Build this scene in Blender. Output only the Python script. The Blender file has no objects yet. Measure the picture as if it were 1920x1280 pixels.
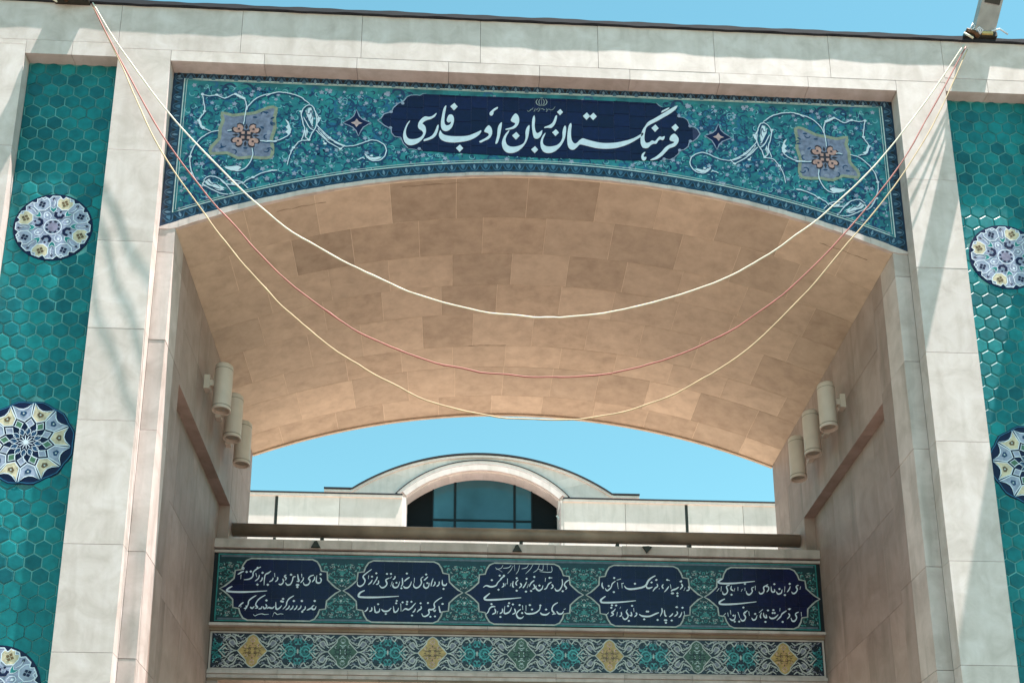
import bpy, bmesh, math, random
from mathutils import Vector, Matrix
from mathutils.geometry import tessellate_polygon
rnd = random.Random(7)
S = bpy.context.scene
C = S.collection
R = math.radians
PI = math.pi

# ------------------------------------------------------------------ camera
CAMP = Vector((-1.12, -14.0, 1.6))
FPX, PITCH, YAW, ROLL, PPX, PPY = 2183.1947, 0.2761, 0.0555, -0.0026, 11.65, 676.24
fw = Vector((math.sin(YAW)*math.cos(PITCH), math.cos(YAW)*math.cos(PITCH), math.sin(PITCH)))
rt0 = Vector((math.cos(YAW), -math.sin(YAW), 0)); up0 = rt0.cross(fw)
rt = math.cos(ROLL)*rt0 + math.sin(ROLL)*up0; up = -math.sin(ROLL)*rt0 + math.cos(ROLL)*up0
cd = bpy.data.cameras.new('camera'); cam = bpy.data.objects.new('camera', cd); C.objects.link(cam)
M = Matrix((rt, up, -fw)).transposed().to_4x4(); M.translation = CAMP; cam.matrix_world = M
cd.sensor_width = 36; cd.lens = 36*FPX/1920; cd.shift_x = -PPX/1920; cd.shift_y = PPY/1920
cd.clip_end = 3000; cd.clip_start = 0.1
S.camera = cam

def at(u, v, y):
    """point of the photograph (u, v) as it lies on the vertical plane at depth y"""
    d = fw + rt*(u-960-PPX)/FPX - up*(v-640-PPY)/FPX
    return CAMP + d*((y-CAMP.y)/d.y)
def at_x(u, v, x):
    d = fw + rt*(u-960-PPX)/FPX - up*(v-640-PPY)/FPX
    return CAMP + d*((x-CAMP.x)/d.x)

# ------------------------------------------------------------------ light
SUN = Vector((3.0, -1.0, 11.0)).normalized()
elev = math.asin(SUN.z); azim = math.atan2(SUN.x, SUN.y)
W = bpy.data.worlds.new('World'); S.world = W; W.use_nodes = True
nt = W.node_tree; nt.nodes.clear()
sky = nt.nodes.new('ShaderNodeTexSky'); sky.sky_type = 'NISHITA'; sky.sun_disc = False
sky.sun_elevation = elev; sky.sun_rotation = azim
sky.air_density = 1.0; sky.dust_density = 0.0; sky.ozone_density = 1.0
bg = nt.nodes.new('ShaderNodeBackground'); bg.inputs['Strength'].default_value = 0.070
tint = nt.nodes.new('ShaderNodeMix'); tint.data_type = 'RGBA'; tint.blend_type = 'MULTIPLY'
tint.inputs[0].default_value = 1; tint.inputs[7].default_value = (0.74, 1.14, 0.845, 1)
wo = nt.nodes.new('ShaderNodeOutputWorld')
nt.links.new(sky.outputs[0], tint.inputs[6]); nt.links.new(tint.outputs[2], bg.inputs[0]); nt.links.new(bg.outputs[0], wo.inputs[0])
sd = bpy.data.lights.new('sun', 'SUN'); sd.energy = 4.5; sd.angle = R(0.5); sd.color = (1, 0.90, 0.835)
so = bpy.data.objects.new('sun', sd); C.objects.link(so)
so.rotation_euler = (-SUN).to_track_quat('-Z', 'Y').to_euler()
so.location = (8, -10, 40)
S.view_settings.view_transform = 'Standard'; S.view_settings.look = 'None'
S.view_settings.gamma = 1; S.view_settings.use_curve_mapping = False
S.view_settings.exposure = 2.0
S.render.engine = 'CYCLES'
S.cycles.max_bounces = 8; S.cycles.diffuse_bounces = 5; S.cycles.caustics_reflective = False; S.cycles.caustics_refractive = False
S.cycles.sample_clamp_indirect = 6

# ------------------------------------------------------------------ materials
def nodes(m):
    m.use_nodes = True; t = m.node_tree; t.nodes.clear()
    o = t.nodes.new('ShaderNodeOutputMaterial'); b = t.nodes.new('ShaderNodeBsdfPrincipled')
    t.links.new(b.outputs[0], o.inputs[0]); return t, b
def stone(name, cols, rough=0.55, scale=1.0, rand=0.12, streak=0.15, stain=(0.25, 0.2, 0.15), stain_amt=0.35, stretch=None, bump=0.12):
    m = bpy.data.materials.new(name); t, b = nodes(m); N = t.nodes.new; L = t.links.new
    geo = N('ShaderNodeNewGeometry'); oi = N('ShaderNodeObjectInfo')
    # offset per slab, so that the figure breaks at every joint
    add = N('ShaderNodeVectorMath'); add.operation = 'MULTIPLY_ADD'
    cmb = N('ShaderNodeCombineXYZ'); L(oi.outputs['Random'], cmb.inputs[0]); L(oi.outputs['Random'], cmb.inputs[2])
    L(cmb.outputs[0], add.inputs[0]); add.inputs[1].default_value = (37, 11, 23); L(geo.outputs['Position'], add.inputs[2])
    n1 = N('ShaderNodeTexNoise'); n1.inputs['Scale'].default_value = 2.2*scale; n1.inputs['Detail'].default_value = 8; n1.inputs['Roughness'].default_value = 0.62
    n1.inputs['Distortion'].default_value = 0.6
    if stretch:
        n1.inputs['Distortion'].default_value = 0.15
        ms = N('ShaderNodeMapping'); ms.inputs['Scale'].default_value = stretch; L(add.outputs[0], ms.inputs[0]); L(ms.outputs[0], n1.inputs['Vector'])
    else: L(add.outputs[0], n1.inputs['Vector'])
    r = N('ShaderNodeValToRGB'); r.color_ramp.elements[0].position = 0.3; r.color_ramp.elements[1].position = 0.7
    r.color_ramp.elements[0].color = (*cols[0], 1); r.color_ramp.elements[1].color = (*cols[1], 1)
    if len(cols) > 2:
        e = r.color_ramp.elements.new(0.5); e.color = (*cols[2], 1)
    L(n1.outputs[0], r.inputs[0])
    # brightness per slab
    mr = N('ShaderNodeMapRange'); mr.inputs[3].default_value = 1-rand; mr.inputs[4].default_value = 1+rand*0.6
    L(oi.outputs['Random'], mr.inputs[0])
    hsv = N('ShaderNodeHueSaturation'); L(r.outputs[0], hsv.inputs['Color']); L(mr.outputs[0], hsv.inputs['Value'])
    # vertical streaks of dirt
    mp = N('ShaderNodeMapping'); mp.inputs['Scale'].default_value = (3.2, 3.2, 0.35); L(add.outputs[0], mp.inputs[0])
    n2 = N('ShaderNodeTexNoise'); n2.inputs['Scale'].default_value = 1.6; n2.inputs['Detail'].default_value = 6; L(mp.outputs[0], n2.inputs['Vector'])
    r2 = N('ShaderNodeMapRange'); r2.inputs[1].default_value = 0.5; r2.inputs[2].default_value = 0.75; r2.inputs[4].default_value = streak; L(n2.outputs[0], r2.inputs[0])
    mx = N('ShaderNodeMix'); mx.data_type = 'RGBA'; L(r2.outputs[0], mx.inputs[0]); L(hsv.outputs[0], mx.inputs[6]); mx.inputs[7].default_value = (*stain, 1)
    # blotches
    n3 = N('ShaderNodeTexNoise'); n3.inputs['Scale'].default_value = 5*scale; n3.inputs['Detail'].default_value = 10; n3.inputs['Roughness'].default_value = 0.7
    L(add.outputs[0], n3.inputs['Vector'])
    r3 = N('ShaderNodeMapRange'); r3.inputs[1].default_value = 0.62; r3.inputs[2].default_value = 0.8; r3.inputs[4].default_value = stain_amt; L(n3.outputs[0], r3.inputs[0])
    mx2 = N('ShaderNodeMix'); mx2.data_type = 'RGBA'; L(r3.outputs[0], mx2.inputs[0]); L(mx.outputs[2], mx2.inputs[6]); mx2.inputs[7].default_value = (*stain, 1)
    L(mx2.outputs[2], b.inputs['Base Color'])
    n4 = N('ShaderNodeTexNoise'); n4.inputs['Scale'].default_value = 28; n4.inputs['Detail'].default_value = 5; L(geo.outputs['Position'], n4.inputs['Vector'])
    bp = N('ShaderNodeBump'); bp.inputs['Strength'].default_value = bump; bp.inputs['Distance'].default_value = 0.02; L(n4.outputs[0], bp.inputs['Height'])
    L(bp.outputs[0], b.inputs['Normal'])
    rr = N('ShaderNodeMapRange'); rr.inputs[3].default_value = rough-0.1; rr.inputs[4].default_value = rough+0.15; L(n3.outputs[0], rr.inputs[0]); L(rr.outputs[0], b.inputs['Roughness'])
    return m
def plain(name, col, rough=0.5, metal=0.0, var=0.15, scale=6.0, rand=0.0, spec=0.5, bump=0.0, coat=0.0, col2=None):
    m = bpy.data.materials.new(name); t, b = nodes(m); N = t.nodes.new; L = t.links.new
    geo = N('ShaderNodeNewGeometry'); n = N('ShaderNodeTexNoise'); n.inputs['Scale'].default_value = scale; n.inputs['Detail'].default_value = 6
    L(geo.outputs['Position'], n.inputs['Vector'])
    mx = N('ShaderNodeMix'); mx.data_type = 'RGBA'
    r = N('ShaderNodeMapRange'); r.inputs[1].default_value = 0.3; r.inputs[2].default_value = 0.7; L(n.outputs[0], r.inputs[0]); L(r.outputs[0], mx.inputs[0])
    c2 = col2 or tuple(c*(1+var) for c in col)
    mx.inputs[6].default_value = (*[c*(1-var) for c in col], 1); mx.inputs[7].default_value = (*c2, 1)
    out = mx.outputs[2]
    if rand:
        oi = N('ShaderNodeObjectInfo'); mr = N('ShaderNodeMapRange'); mr.inputs[3].default_value = 1-rand; mr.inputs[4].default_value = 1+rand
        L(oi.outputs['Random'], mr.inputs[0]); h = N('ShaderNodeHueSaturation'); L(out, h.inputs['Color']); L(mr.outputs[0], h.inputs['Value']); out = h.outputs[0]
    L(out, b.inputs['Base Color']); b.inputs['Roughness'].default_value = rough; b.inputs['Metallic'].default_value = metal
    b.inputs['Specular IOR Level'].default_value = spec; b.inputs['Coat Weight'].default_value = coat; b.inputs['Coat Roughness'].default_value = 0.08
    if bump:
        bp = N('ShaderNodeBump'); bp.inputs['Strength'].default_value = bump; bp.inputs['Distance'].default_value = 0.01
        L(n.outputs[0], bp.inputs['Height']); L(bp.outputs[0], b.inputs['Normal'])
    return m

MARBLE = stone('white_marble', [(0.50, 0.425, 0.39), (0.70, 0.615, 0.60), (0.61, 0.525, 0.495)], rough=0.5, scale=1.3, rand=0.11, streak=0.42, stain=(0.40, 0.33, 0.29), stain_amt=0.65, bump=0.025)
TRAV = stone('travertine', [(0.45, 0.345, 0.26), (0.61, 0.485, 0.375), (0.54, 0.42, 0.32)], rough=0.6, scale=1.7, stretch=(1, 1, 1), rand=0.17, streak=0.22, stain=(0.30, 0.205, 0.145), stain_amt=0.55, bump=0.06)
TRAV2 = stone('dark_travertine', [(0.38, 0.285, 0.21), (0.54, 0.42, 0.32), (0.47, 0.36, 0.27)], rough=0.6, scale=1.7, stretch=(1, 1, 1), rand=0.16, streak=0.25, stain=(0.25, 0.165, 0.115), stain_amt=0.6, bump=0.06)
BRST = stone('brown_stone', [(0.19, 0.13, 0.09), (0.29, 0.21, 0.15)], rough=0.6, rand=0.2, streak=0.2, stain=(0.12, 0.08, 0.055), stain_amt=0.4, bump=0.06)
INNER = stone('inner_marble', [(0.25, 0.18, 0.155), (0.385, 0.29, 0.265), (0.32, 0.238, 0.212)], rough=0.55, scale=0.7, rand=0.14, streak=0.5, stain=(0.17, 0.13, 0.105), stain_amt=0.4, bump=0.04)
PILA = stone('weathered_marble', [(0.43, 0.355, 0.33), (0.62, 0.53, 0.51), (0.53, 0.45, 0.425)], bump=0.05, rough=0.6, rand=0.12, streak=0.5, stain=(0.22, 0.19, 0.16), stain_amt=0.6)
MORTAR = plain('mortar', (0.30, 0.25, 0.21), 0.9)
REAR = stone('pale_stone', [(0.66, 0.57, 0.54), (0.80, 0.70, 0.68)], bump=0.03, rough=0.6, scale=0.6, rand=0.10, streak=0.25, stain=(0.36, 0.33, 0.29), stain_amt=0.3)
FLASH = plain('bitumen', (0.012, 0.016, 0.024), 0.85)
PAVE = stone('paving', [(0.36, 0.30, 0.24), (0.44, 0.37, 0.30)], rough=0.8, rand=0.0, streak=0)
ASPH = stone('forecourt_paving', [(0.13, 0.11, 0.095), (0.17, 0.145, 0.12)], rough=0.85, rand=0.0, streak=0)
GROUT = plain('turquoise_grout', (0.035, 0.20, 0.22), 0.6, var=0.5, scale=1.7, col2=(0.13, 0.42, 0.42))
def hex_mat():
    m = bpy.data.materials.new('turquoise_glaze'); t, b = nodes(m); N = t.nodes.new; L = t.links.new
    oi = N('ShaderNodeObjectInfo'); geo = N('ShaderNodeNewGeometry')
    r = N('ShaderNodeValToRGB'); cr = r.color_ramp
    cr.elements[0].color = (0.003, 0.105, 0.130, 1); cr.elements[1].color = (0.008, 0.20, 0.215, 1)
    e = cr.elements.new(0.45); e.color = (0.004, 0.145, 0.165, 1); e = cr.elements.new(0.8); e.color = (0.006, 0.172, 0.19, 1)
    L(oi.outputs['Random'], r.inputs[0])
    n = N('ShaderNodeTexNoise'); n.inputs['Scale'].default_value = 9; n.inputs['Detail'].default_value = 5; L(geo.outputs['Position'], n.inputs['Vector'])
    n2 = N('ShaderNodeTexNoise'); n2.inputs['Scale'].default_value = 0.9; n2.inputs['Detail'].default_value = 3; L(geo.outputs['Position'], n2.inputs['Vector'])
    ad = N('ShaderNodeMath'); L(n.outputs[0], ad.inputs[0]); L(n2.outputs[0], ad.inputs[1])
    mr = N('ShaderNodeMapRange'); mr.inputs[1].default_value = 0.7; mr.inputs[2].default_value = 1.3; mr.inputs[3].default_value = 0.72; mr.inputs[4].default_value = 1.3; L(ad.outputs[0], mr.inputs[0])
    h = N('ShaderNodeHueSaturation'); L(r.outputs[0], h.inputs['Color']); L(mr.outputs[0], h.inputs['Value']); L(h.outputs[0], b.inputs['Base Color'])
    b.inputs['Roughness'].default_value = 0.38; b.inputs['Specular IOR Level'].default_value = 0.25
    bp = N('ShaderNodeBump'); bp.inputs['Strength'].default_value = 0.12; bp.inputs['Distance'].default_value = 0.02; L(n.outputs[0], bp.inputs['Height']); L(bp.outputs[0], b.inputs['Normal'])
    return m
HEX = hex_mat()
def glaze(n, c, rough=0.3, **k): return plain(n, c, rough, var=k.pop('var', 0.25), scale=k.pop('scale', 14), **k)
NAVY = glaze('navy_glaze', (0.0035, 0.005, 0.040), 0.3, rand=0.25, spec=0.3)
NAVYJ = glaze('navy_joint', (0.022, 0.024, 0.085), 0.6)
TEALP = glaze('teal_glaze', (0.014, 0.140, 0.205), 0.32, rand=0.12, var=0.35, scale=5, col2=(0.03, 0.25, 0.285))
DKBLUE = glaze('dark_blue_glaze', (0.007, 0.036, 0.105))
MIDBLUE = glaze('mid_blue_glaze', (0.015, 0.11, 0.22))
GREENT = glaze('green_teal_glaze', (0.02, 0.20, 0.20))
CYANL = glaze('light_cyan_glaze', (0.20, 0.44, 0.52))
LAV = glaze('lavender_glaze', (0.30, 0.33, 0.46))
WHITE = glaze('white_glaze', (0.66, 0.74, 0.84), var=0.08)
WHITE2 = glaze('ivory_glaze', (0.52, 0.60, 0.60), var=0.15)
WHITE3 = glaze('greyish_glaze', (0.33, 0.36, 0.36), var=0.2)
YEL = glaze('ochre_glaze', (0.50, 0.40, 0.15))
PINK = glaze('pink_glaze', (0.55, 0.36, 0.36))
GREEN = glaze('olive_green_glaze', (0.07, 0.16, 0.09))
BROWN = glaze('brown_glaze', (0.12, 0.07, 0.025))
BLACKG = glaze('black_glaze', (0.006, 0.008, 0.012))
LAMPM = plain('cream_enamel', (0.58, 0.50, 0.44), 0.45, var=0.05)
DARKM = plain('dark_metal', (0.03, 0.028, 0.022), 0.5, 0.3)
PIPEM = plain('weathered_pipe', (0.27, 0.205, 0.16), 0.45, 0.0, var=0.35, scale=2.0)
STEEL = plain('galvanised_steel', (0.30, 0.31, 0.31), 0.5, 0.3)
ROPEW = plain('white_cord', (0.72, 0.68, 0.56), 0.7); ROPER = plain('red_cord', (0.33, 0.10, 0.085), 0.7); ROPEY = plain('yellow_cord', (0.52, 0.39, 0.23), 0.7)
GLASS = plain('tinted_glass', (0.03, 0.10, 0.135), 0.12, 0.0, var=0.35, scale=0.35, spec=0.4)
DGLASS = plain('black_glass', (0.003, 0.004, 0.005), 0.5, spec=0.12)
FRAME = plain('window_frame', (0.003, 0.010, 0.014), 0.6, spec=0.2)
RUST = plain('rusty_clamp', (0.10, 0.045, 0.02), 0.7, 0.3, var=0.5, scale=20)

# ------------------------------------------------------------------ mesh helpers
def mesh(name, vs, fs, mat, parent=None, smooth=False):
    me = bpy.data.meshes.new(name); me.from_pydata([tuple(v) for v in vs], [], fs); me.materials.append(mat)
    if smooth:
        me.shade_smooth()
    o = bpy.data.objects.new(name, me); C.objects.link(o)
    if parent: o.parent = parent
    return o
class MB:
    def __init__(s): s.v = []; s.f = []
    def add(s, vs, fs):
        n = len(s.v); s.v += [tuple(v) for v in vs]; s.f += [tuple(i+n for i in f) for f in fs]; return s
    def box(s, x0, x1, y0, y1, z0, z1):
        return s.add([(x0,y0,z0),(x1,y0,z0),(x1,y1,z0),(x0,y1,z0),(x0,y0,z1),(x1,y0,z1),(x1,y1,z1),(x0,y1,z1)],
                     [(0,3,2,1),(4,5,6,7),(0,1,5,4),(1,2,6,5),(2,3,7,6),(3,0,4,7)])
    def tube(s, pts, r, n=10, caps=True):
        pts = [Vector(p) for p in pts]; rings = []; ref = None
        for i, p in enumerate(pts):
            d = (pts[min(i+1, len(pts)-1)]-pts[max(i-1, 0)]).normalized()
            if ref is None:
                ref = Vector((0,0,1)) if abs(d.z) < 0.9 else Vector((1,0,0))
            a = d.cross(ref).normalized(); b = a.cross(d).normalized(); ref = b
            rr = r[i] if isinstance(r, (list, tuple)) else r
            rings.append([p+(a*math.cos(2*PI*k/n)+b*math.sin(2*PI*k/n))*rr for k in range(n)])
        vs = [q for ri in rings for q in ri]; fs = []
        for i in range(len(pts)-1):
            for k in range(n):
                fs.append((i*n+k, i*n+(k+1) % n, (i+1)*n+(k+1) % n, (i+1)*n+k))
        if caps: fs += [tuple(range(n))[::-1], tuple((len(pts)-1)*n+k for k in range(n))]
        return s.add(vs, fs)
    def poly(s, pts, y0, y1=None):
        """outline in (x, z) at depth y0, filled, with a skirt back to y1"""
        n = len(pts)
        tris = tessellate_polygon([[Vector((p[0], p[1], 0)) for p in pts]])
        area = sum(pts[i][0]*pts[(i+1) % n][1]-pts[(i+1) % n][0]*pts[i][1] for i in range(n))
        fs = []
        for t in tris:
            a, b, c = [pts[i] for i in t]
            cr = (b[0]-a[0])*(c[1]-a[1])-(b[1]-a[1])*(c[0]-a[0])
            fs.append(tuple(t) if cr > 0 else tuple(t)[::-1])
        vs = [(p[0], y0, p[1]) for p in pts]
        if y1 is not None:
            vs += [(p[0], y1, p[1]) for p in pts]
            for i in range(n):
                j = (i+1) % n
                fs.append((i, i+n, j+n, j) if area > 0 else (i, j, j+n, i+n))
        return s.add(vs, fs)
    def build(s, name, mat, parent=None, smooth=False):
        return mesh(name, s.v, s.f, mat, parent, smooth)
def box(name, x0, x1, y0, y1, z0, z1, mat, parent=None):
    return MB().box(min(x0,x1), max(x0,x1), y0, y1, z0, z1).build(name, mat, parent)
def spline(pts, k=5, closed=False):
    if len(pts) < 3: return [tuple(p) for p in pts]
    out = []; n = len(pts); m = n if closed else n-1; D = len(pts[0])
    for i in range(m):
        p0 = pts[(i-1) % n] if (closed or i) else pts[0]; p1 = pts[i]; p2 = pts[(i+1) % n]
        p3 = pts[(i+2) % n] if (closed or i+2 < n) else pts[-1]
        for j in range(k):
            t = j/k
            out.append(tuple(0.5*(2*p1[d]+(p2[d]-p0[d])*t+(2*p0[d]-5*p1[d]+4*p2[d]-p3[d])*t*t+(3*p1[d]-p0[d]-3*p2[d]+p3[d])*t**3) for d in range(D)))
    if not closed: out.append(tuple(pts[-1]))
    return out
_lay = [0]
def ribbon(mb, pts, w, y, k=4, pen=0.0, taper=(0.35, 0.35), closed=False):
    """painted or inlaid line in the (x, z) plane at depth y; pen > 0 gives the slant of a reed pen"""
    _lay[0] = (_lay[0]+1) % 40
    y = y - _lay[0]*2.5e-5
    P = spline(pts, k, closed) if k > 1 else list(pts)
    n = len(P); vs = []
    for i, p in enumerate(P):
        a = P[(i-1) % n] if closed else P[max(i-1, 0)]; b = P[(i+1) % n] if closed else P[min(i+1, n-1)]
        dx, dz = b[0]-a[0], b[1]-a[1]; l = math.hypot(dx, dz) or 1e-9; dx /= l; dz /= l
        ww = w
        if pen: ww *= (1-pen)+pen*abs(dx*0.94-dz*0.34)
        if not closed:
            t = i/(n-1)
            if t < 0.25: ww *= taper[0]+(1-taper[0])*t/0.25
            if t > 0.75: ww *= taper[1]+(1-taper[1])*(1-t)/0.25
        vs.append((p[0]-dz*ww/2, y, p[1]+dx*ww/2)); vs.append((p[0]+dz*ww/2, y, p[1]-dx*ww/2))
    fs = [(2*i, 2*i+1, 2*i+3, 2*i+2) for i in range(n-1)]
    if closed: fs.append((2*n-2, 2*n-1, 1, 0))
    mb.add(vs, fs)
def clip_box(poly, x0, x1, z0, z1):
    for ax, lim, sg in ((0, x0, 1), (0, x1, -1), (1, z0, 1), (1, z1, -1)):
        out = []; n = len(poly)
        for i in range(n):
            a, b = poly[i], poly[(i+1) % n]; ia = (a[ax]-lim)*sg >= 0; ib = (b[ax]-lim)*sg >= 0
            if ia: out.append(a)
            if ia != ib:
                t = (lim-a[ax])/(b[ax]-a[ax]); out.append((a[0]+(b[0]-a[0])*t, a[1]+(b[1]-a[1])*t))
        poly = out
        if len(poly) < 3: return []
    return poly
def area(p): return 0.5*sum(p[i][0]*p[(i+1) % len(p)][1]-p[(i+1) % len(p)][0]*p[i][1] for i in range(len(p)))
def inside(p, poly):
    c = False; n = len(poly); j = n-1
    for i in range(n):
        if (poly[i][1] > p[1]) != (poly[j][1] > p[1]) and p[0] < (poly[j][0]-poly[i][0])*(p[1]-poly[i][1])/(poly[j][1]-poly[i][1])+poly[i][0]: c = not c
        j = i
    return c
def thing(name, label, cat, loc=(0, 0, 0), group=None):
    o = bpy.data.objects.new(name, None); o.empty_display_size = 0.3; C.objects.link(o); o.location = loc
    o['label'] = label; o['category'] = cat
    if group: o['group'] = group
    return o
def tag(o, label, cat, group=None):
    o['label'] = label; o['category'] = cat
    if group: o['group'] = group
    return o
def stuff(o): o['kind'] = 'stuff'; return o
def local(t, o):
    """part built in world coordinates, hung under a thing whose base is elsewhere"""
    o.parent = t; o.matrix_parent_inverse = Matrix.Translation(-t.location); return o

# ------------------------------------------------------------------ setting
g = MB()
g.add([(-900, -900, 0), (900, -900, 0), (900, 900, 0), (-900, 900, 0)], [(0, 1, 2, 3)])
g.build('ground', ASPH)['kind'] = 'structure'
g = MB(); g.add([(-40, 1.0, 0.004), (40, 1.0, 0.004), (40, 36, 0.004), (-40, 36, 0.004)], [(0, 1, 2, 3)])
g.build('courtyard', PAVE)['kind'] = 'structure'

# ------------------------------------------------------------------ gateway
A, PW, W2, R1, B, D2 = 5.38, 0.756, 1.318, 0.226, 5.158, 6.87
ZT, H2, H3 = 16.16, 15.226, 15.197
gate = thing('gateway', 'tall pale marble gateway with a low arched vault between two broad piers', 'gateway')
def arc_z(x, zs, zc, half):
    sag = zc-zs; r = (half*half+sag*sag)/(2*sag); return zc-r+math.sqrt(max(r*r-x*x, 0))
def vz(x, y=3): return arc_z(x, 12.515, 13.62-0.012*y, B)      # the vault
def pz(x): return arc_z(x, 12.535, 13.675, A)                    # lower edge of the name panel
G = 0.0028
# rough core behind the facing
core = MB()
for s in (-1, 1):
    core.box(*sorted((s*(A+0.002), s*(A+PW-0.01))), 0.23, D2-0.02, 0, 16.10)
    core.box(*sorted((s*(A+PW-0.02), s*9.0)), 0.232, D2-0.02, 0, 16.10)
N = 40
arcp = [(-A+2*A*i/N, max(vz(-A+2*A*i/N), 12.43)+0.05) for i in range(N+1)]
core.poly(arcp+[(A, 16.10), (-A, 16.10)], 0.236, D2-0.02)
core.build('wall_core', MORTAR, gate)
box('roof_slab', -9.0, 9.0, 0.02, D2, 16.10, 16.16, MORTAR, gate)
def block(x0, x1, z0, z1, y0=0.0, y1=R1, mat=MARBLE, name='marble_slab', j=0.001):
    dy = rnd.uniform(-j, j)
    return box(name, x0+G, x1-G, y0+dy, y1, z0+G, z1-G, mat, gate)
pier_z = [0, 1.5, 3.0, 4.65, 6.15, 7.60, 9.36, 10.74, 12.115, 13.62, 15.385]
for s in (-1, 1):
    for z0, z1 in zip(pier_z, pier_z[1:]):
        block(*sorted((s*A, s*(A+PW))), z0, z1)
        block(*sorted((s*(A+PW+W2), s*(A+PW+W2+0.85))), z0, z1)
        block(*sorted((s*(A+PW+W2+0.85), s*9.0)), z0, z1)
    # head over the turquoise panel: its underside is the soffit
    block(*sorted((s*(A+PW), s*(A+PW+0.66))), H2, 15.47); block(*sorted((s*(A+PW+0.66), s*(A+PW+W2))), H2, 15.47)
xs = [-A+i*(2*A/8) for i in range(9)]
for x0, x1 in zip(xs, xs[1:]): block(x0, x1, H3, 15.385)
# upper band
ub = [-9, -8.1, -6.15]+[(-6.15+1.757*i) for i in range(1, 8)]+[8.1, 9]
for x0, x1 in zip(ub, ub[1:]):
    for a, b in ((15.47 if (x1 < -A-PW+.1 or x0 > A+PW-.2) else 15.385, ZT),):
        block(x0, x1, a, b)
for s in (-1, 1):
    block(*sorted((s*(A+PW+W2), s*9.0)), 15.385, 15.47)
    
# tar-edged coping whose lip throws the shade on the upper band
cp = MB(); n = 260; x0 = -9.0
for i in range(n):
    xa = x0+18.0*i/n; xb = x0+18.0*(i+1)/n
    ja = 0.006*math.sin(xa*5.1)+0.004*math.sin(xa*13.7); jb = 0.006*math.sin(xb*5.1)+0.004*math.sin(xb*13.7)
    oa = 0.043+0.0012*math.sin(xa*2.3+1)+0.001*math.sin(xa*7.9); ob = 0.043+0.0012*math.sin(xb*2.3+1)+0.001*math.sin(xb*7.9)
    cp.add([(xa, -oa, ZT-ja), (xb, -ob, ZT-jb), (xb, 0.4, ZT+0.005), (xa, 0.4, ZT+0.005), (xa, -oa, ZT+0.062+ja), (xb, -ob, ZT+0.062+jb), (xb, 0.4, ZT+0.07), (xa, 0.4, ZT+0.07)],
           [(0, 3, 2, 1), (4, 5, 6, 7), (0, 1, 5, 4), (2, 3, 7, 6)])
cp.build('coping', FLASH, gate)

# pilasters and side walls; the niche is 0.19 m deeper
NY0, NY1, NZ, NX = 1.12, 5.14, 10.59, 5.347
pil_z = [0, 1.5, 3.0, 4.65, 6.148, 7.605, 9.357, 10.728, 12.12, 12.52]
for s in (-1, 1):
    for z0, z1 in zip(pil_z, pil_z[1:]):
        a, b = sorted((s*(A-0.002), s*(B+rnd.uniform(-.002, .002))))
        box('pilaster_slab', a, b, R1+rnd.uniform(-.003, .003), 0.74, z0+G*1.4, z1-G*1.4, PILA, gate)
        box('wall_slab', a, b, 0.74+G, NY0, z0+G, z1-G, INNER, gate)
    # upper wall, above the niche, flush with the pilaster
    ys = [NY0, 2.1, 3.1, 4.1, NY1]
    for y0, y1 in zip(ys, ys[1:]):
        for z0, z1 in ((NZ, 11.5), (11.5, 12.53)):
            a, b = sorted((s*(A-0.002), s*(B+rnd.uniform(-.002, .002))))
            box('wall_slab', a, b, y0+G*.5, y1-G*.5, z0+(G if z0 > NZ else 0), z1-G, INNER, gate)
    # back of the niche
    zz = [0, 1.5, 3.0, 4.65, 6.1, 7.6, 9.1, NZ]
    for k, (y0, y1) in enumerate(zip(ys, ys[1:])):
        for z0, z1 in zip(zz, zz[1:]):
            a, b = sorted((s*(A-0.002), s*(NX+rnd.uniform(-.001, .001))))
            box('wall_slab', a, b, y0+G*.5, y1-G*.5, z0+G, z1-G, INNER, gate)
    # wall behind the crossbeam
    for y0, y1 in ((NY1, 6.0), (6.0, D2)):
        for z0, z1 in zip([0, 1.5, 3.0, 4.65, 6.1, 7.6, 9.1, 10.6, 11.6], [1.5, 3.0, 4.65, 6.1, 7.6, 9.1, 10.6, 11.6, 12.53]):
            a, b = sorted((s*(A-0.002), s*(B+rnd.uniform(-.001, .001))))
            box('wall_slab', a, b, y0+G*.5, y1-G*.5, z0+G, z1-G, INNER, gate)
# trim under the name panel
tm = MB(); 
for i in range(N*2):
    xa = -A+2*A*i/(N*2); xb = -A+2*A*(i+1)/(N*2)
    za, zb = pz(xa), pz(xb); la, lb = max(vz(xa, 0), 12.50), max(vz(xb, 0), 12.50)
    j = 0.004*math.sin(i*1.7)
    tm.add([(xa, R1-0.012+j, la), (xb, R1-0.012+j, lb), (xb, R1-0.012+j, zb-.003), (xa, R1-0.012+j, za-.003), (xa, 0.27, la), (xb, 0.27, lb)], [(0, 1, 2, 3), (0, 4, 5, 1)])
    tm.add([(xa, R1-0.012+j, za-.003), (xb, R1-0.012+j, zb-.003), (xb, R1+0.05, zb-.003), (xa, R1+0.05, za-.003)], [(0, 1, 2, 3)])
tm.build('arch_trim', PILA, gate)
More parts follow.
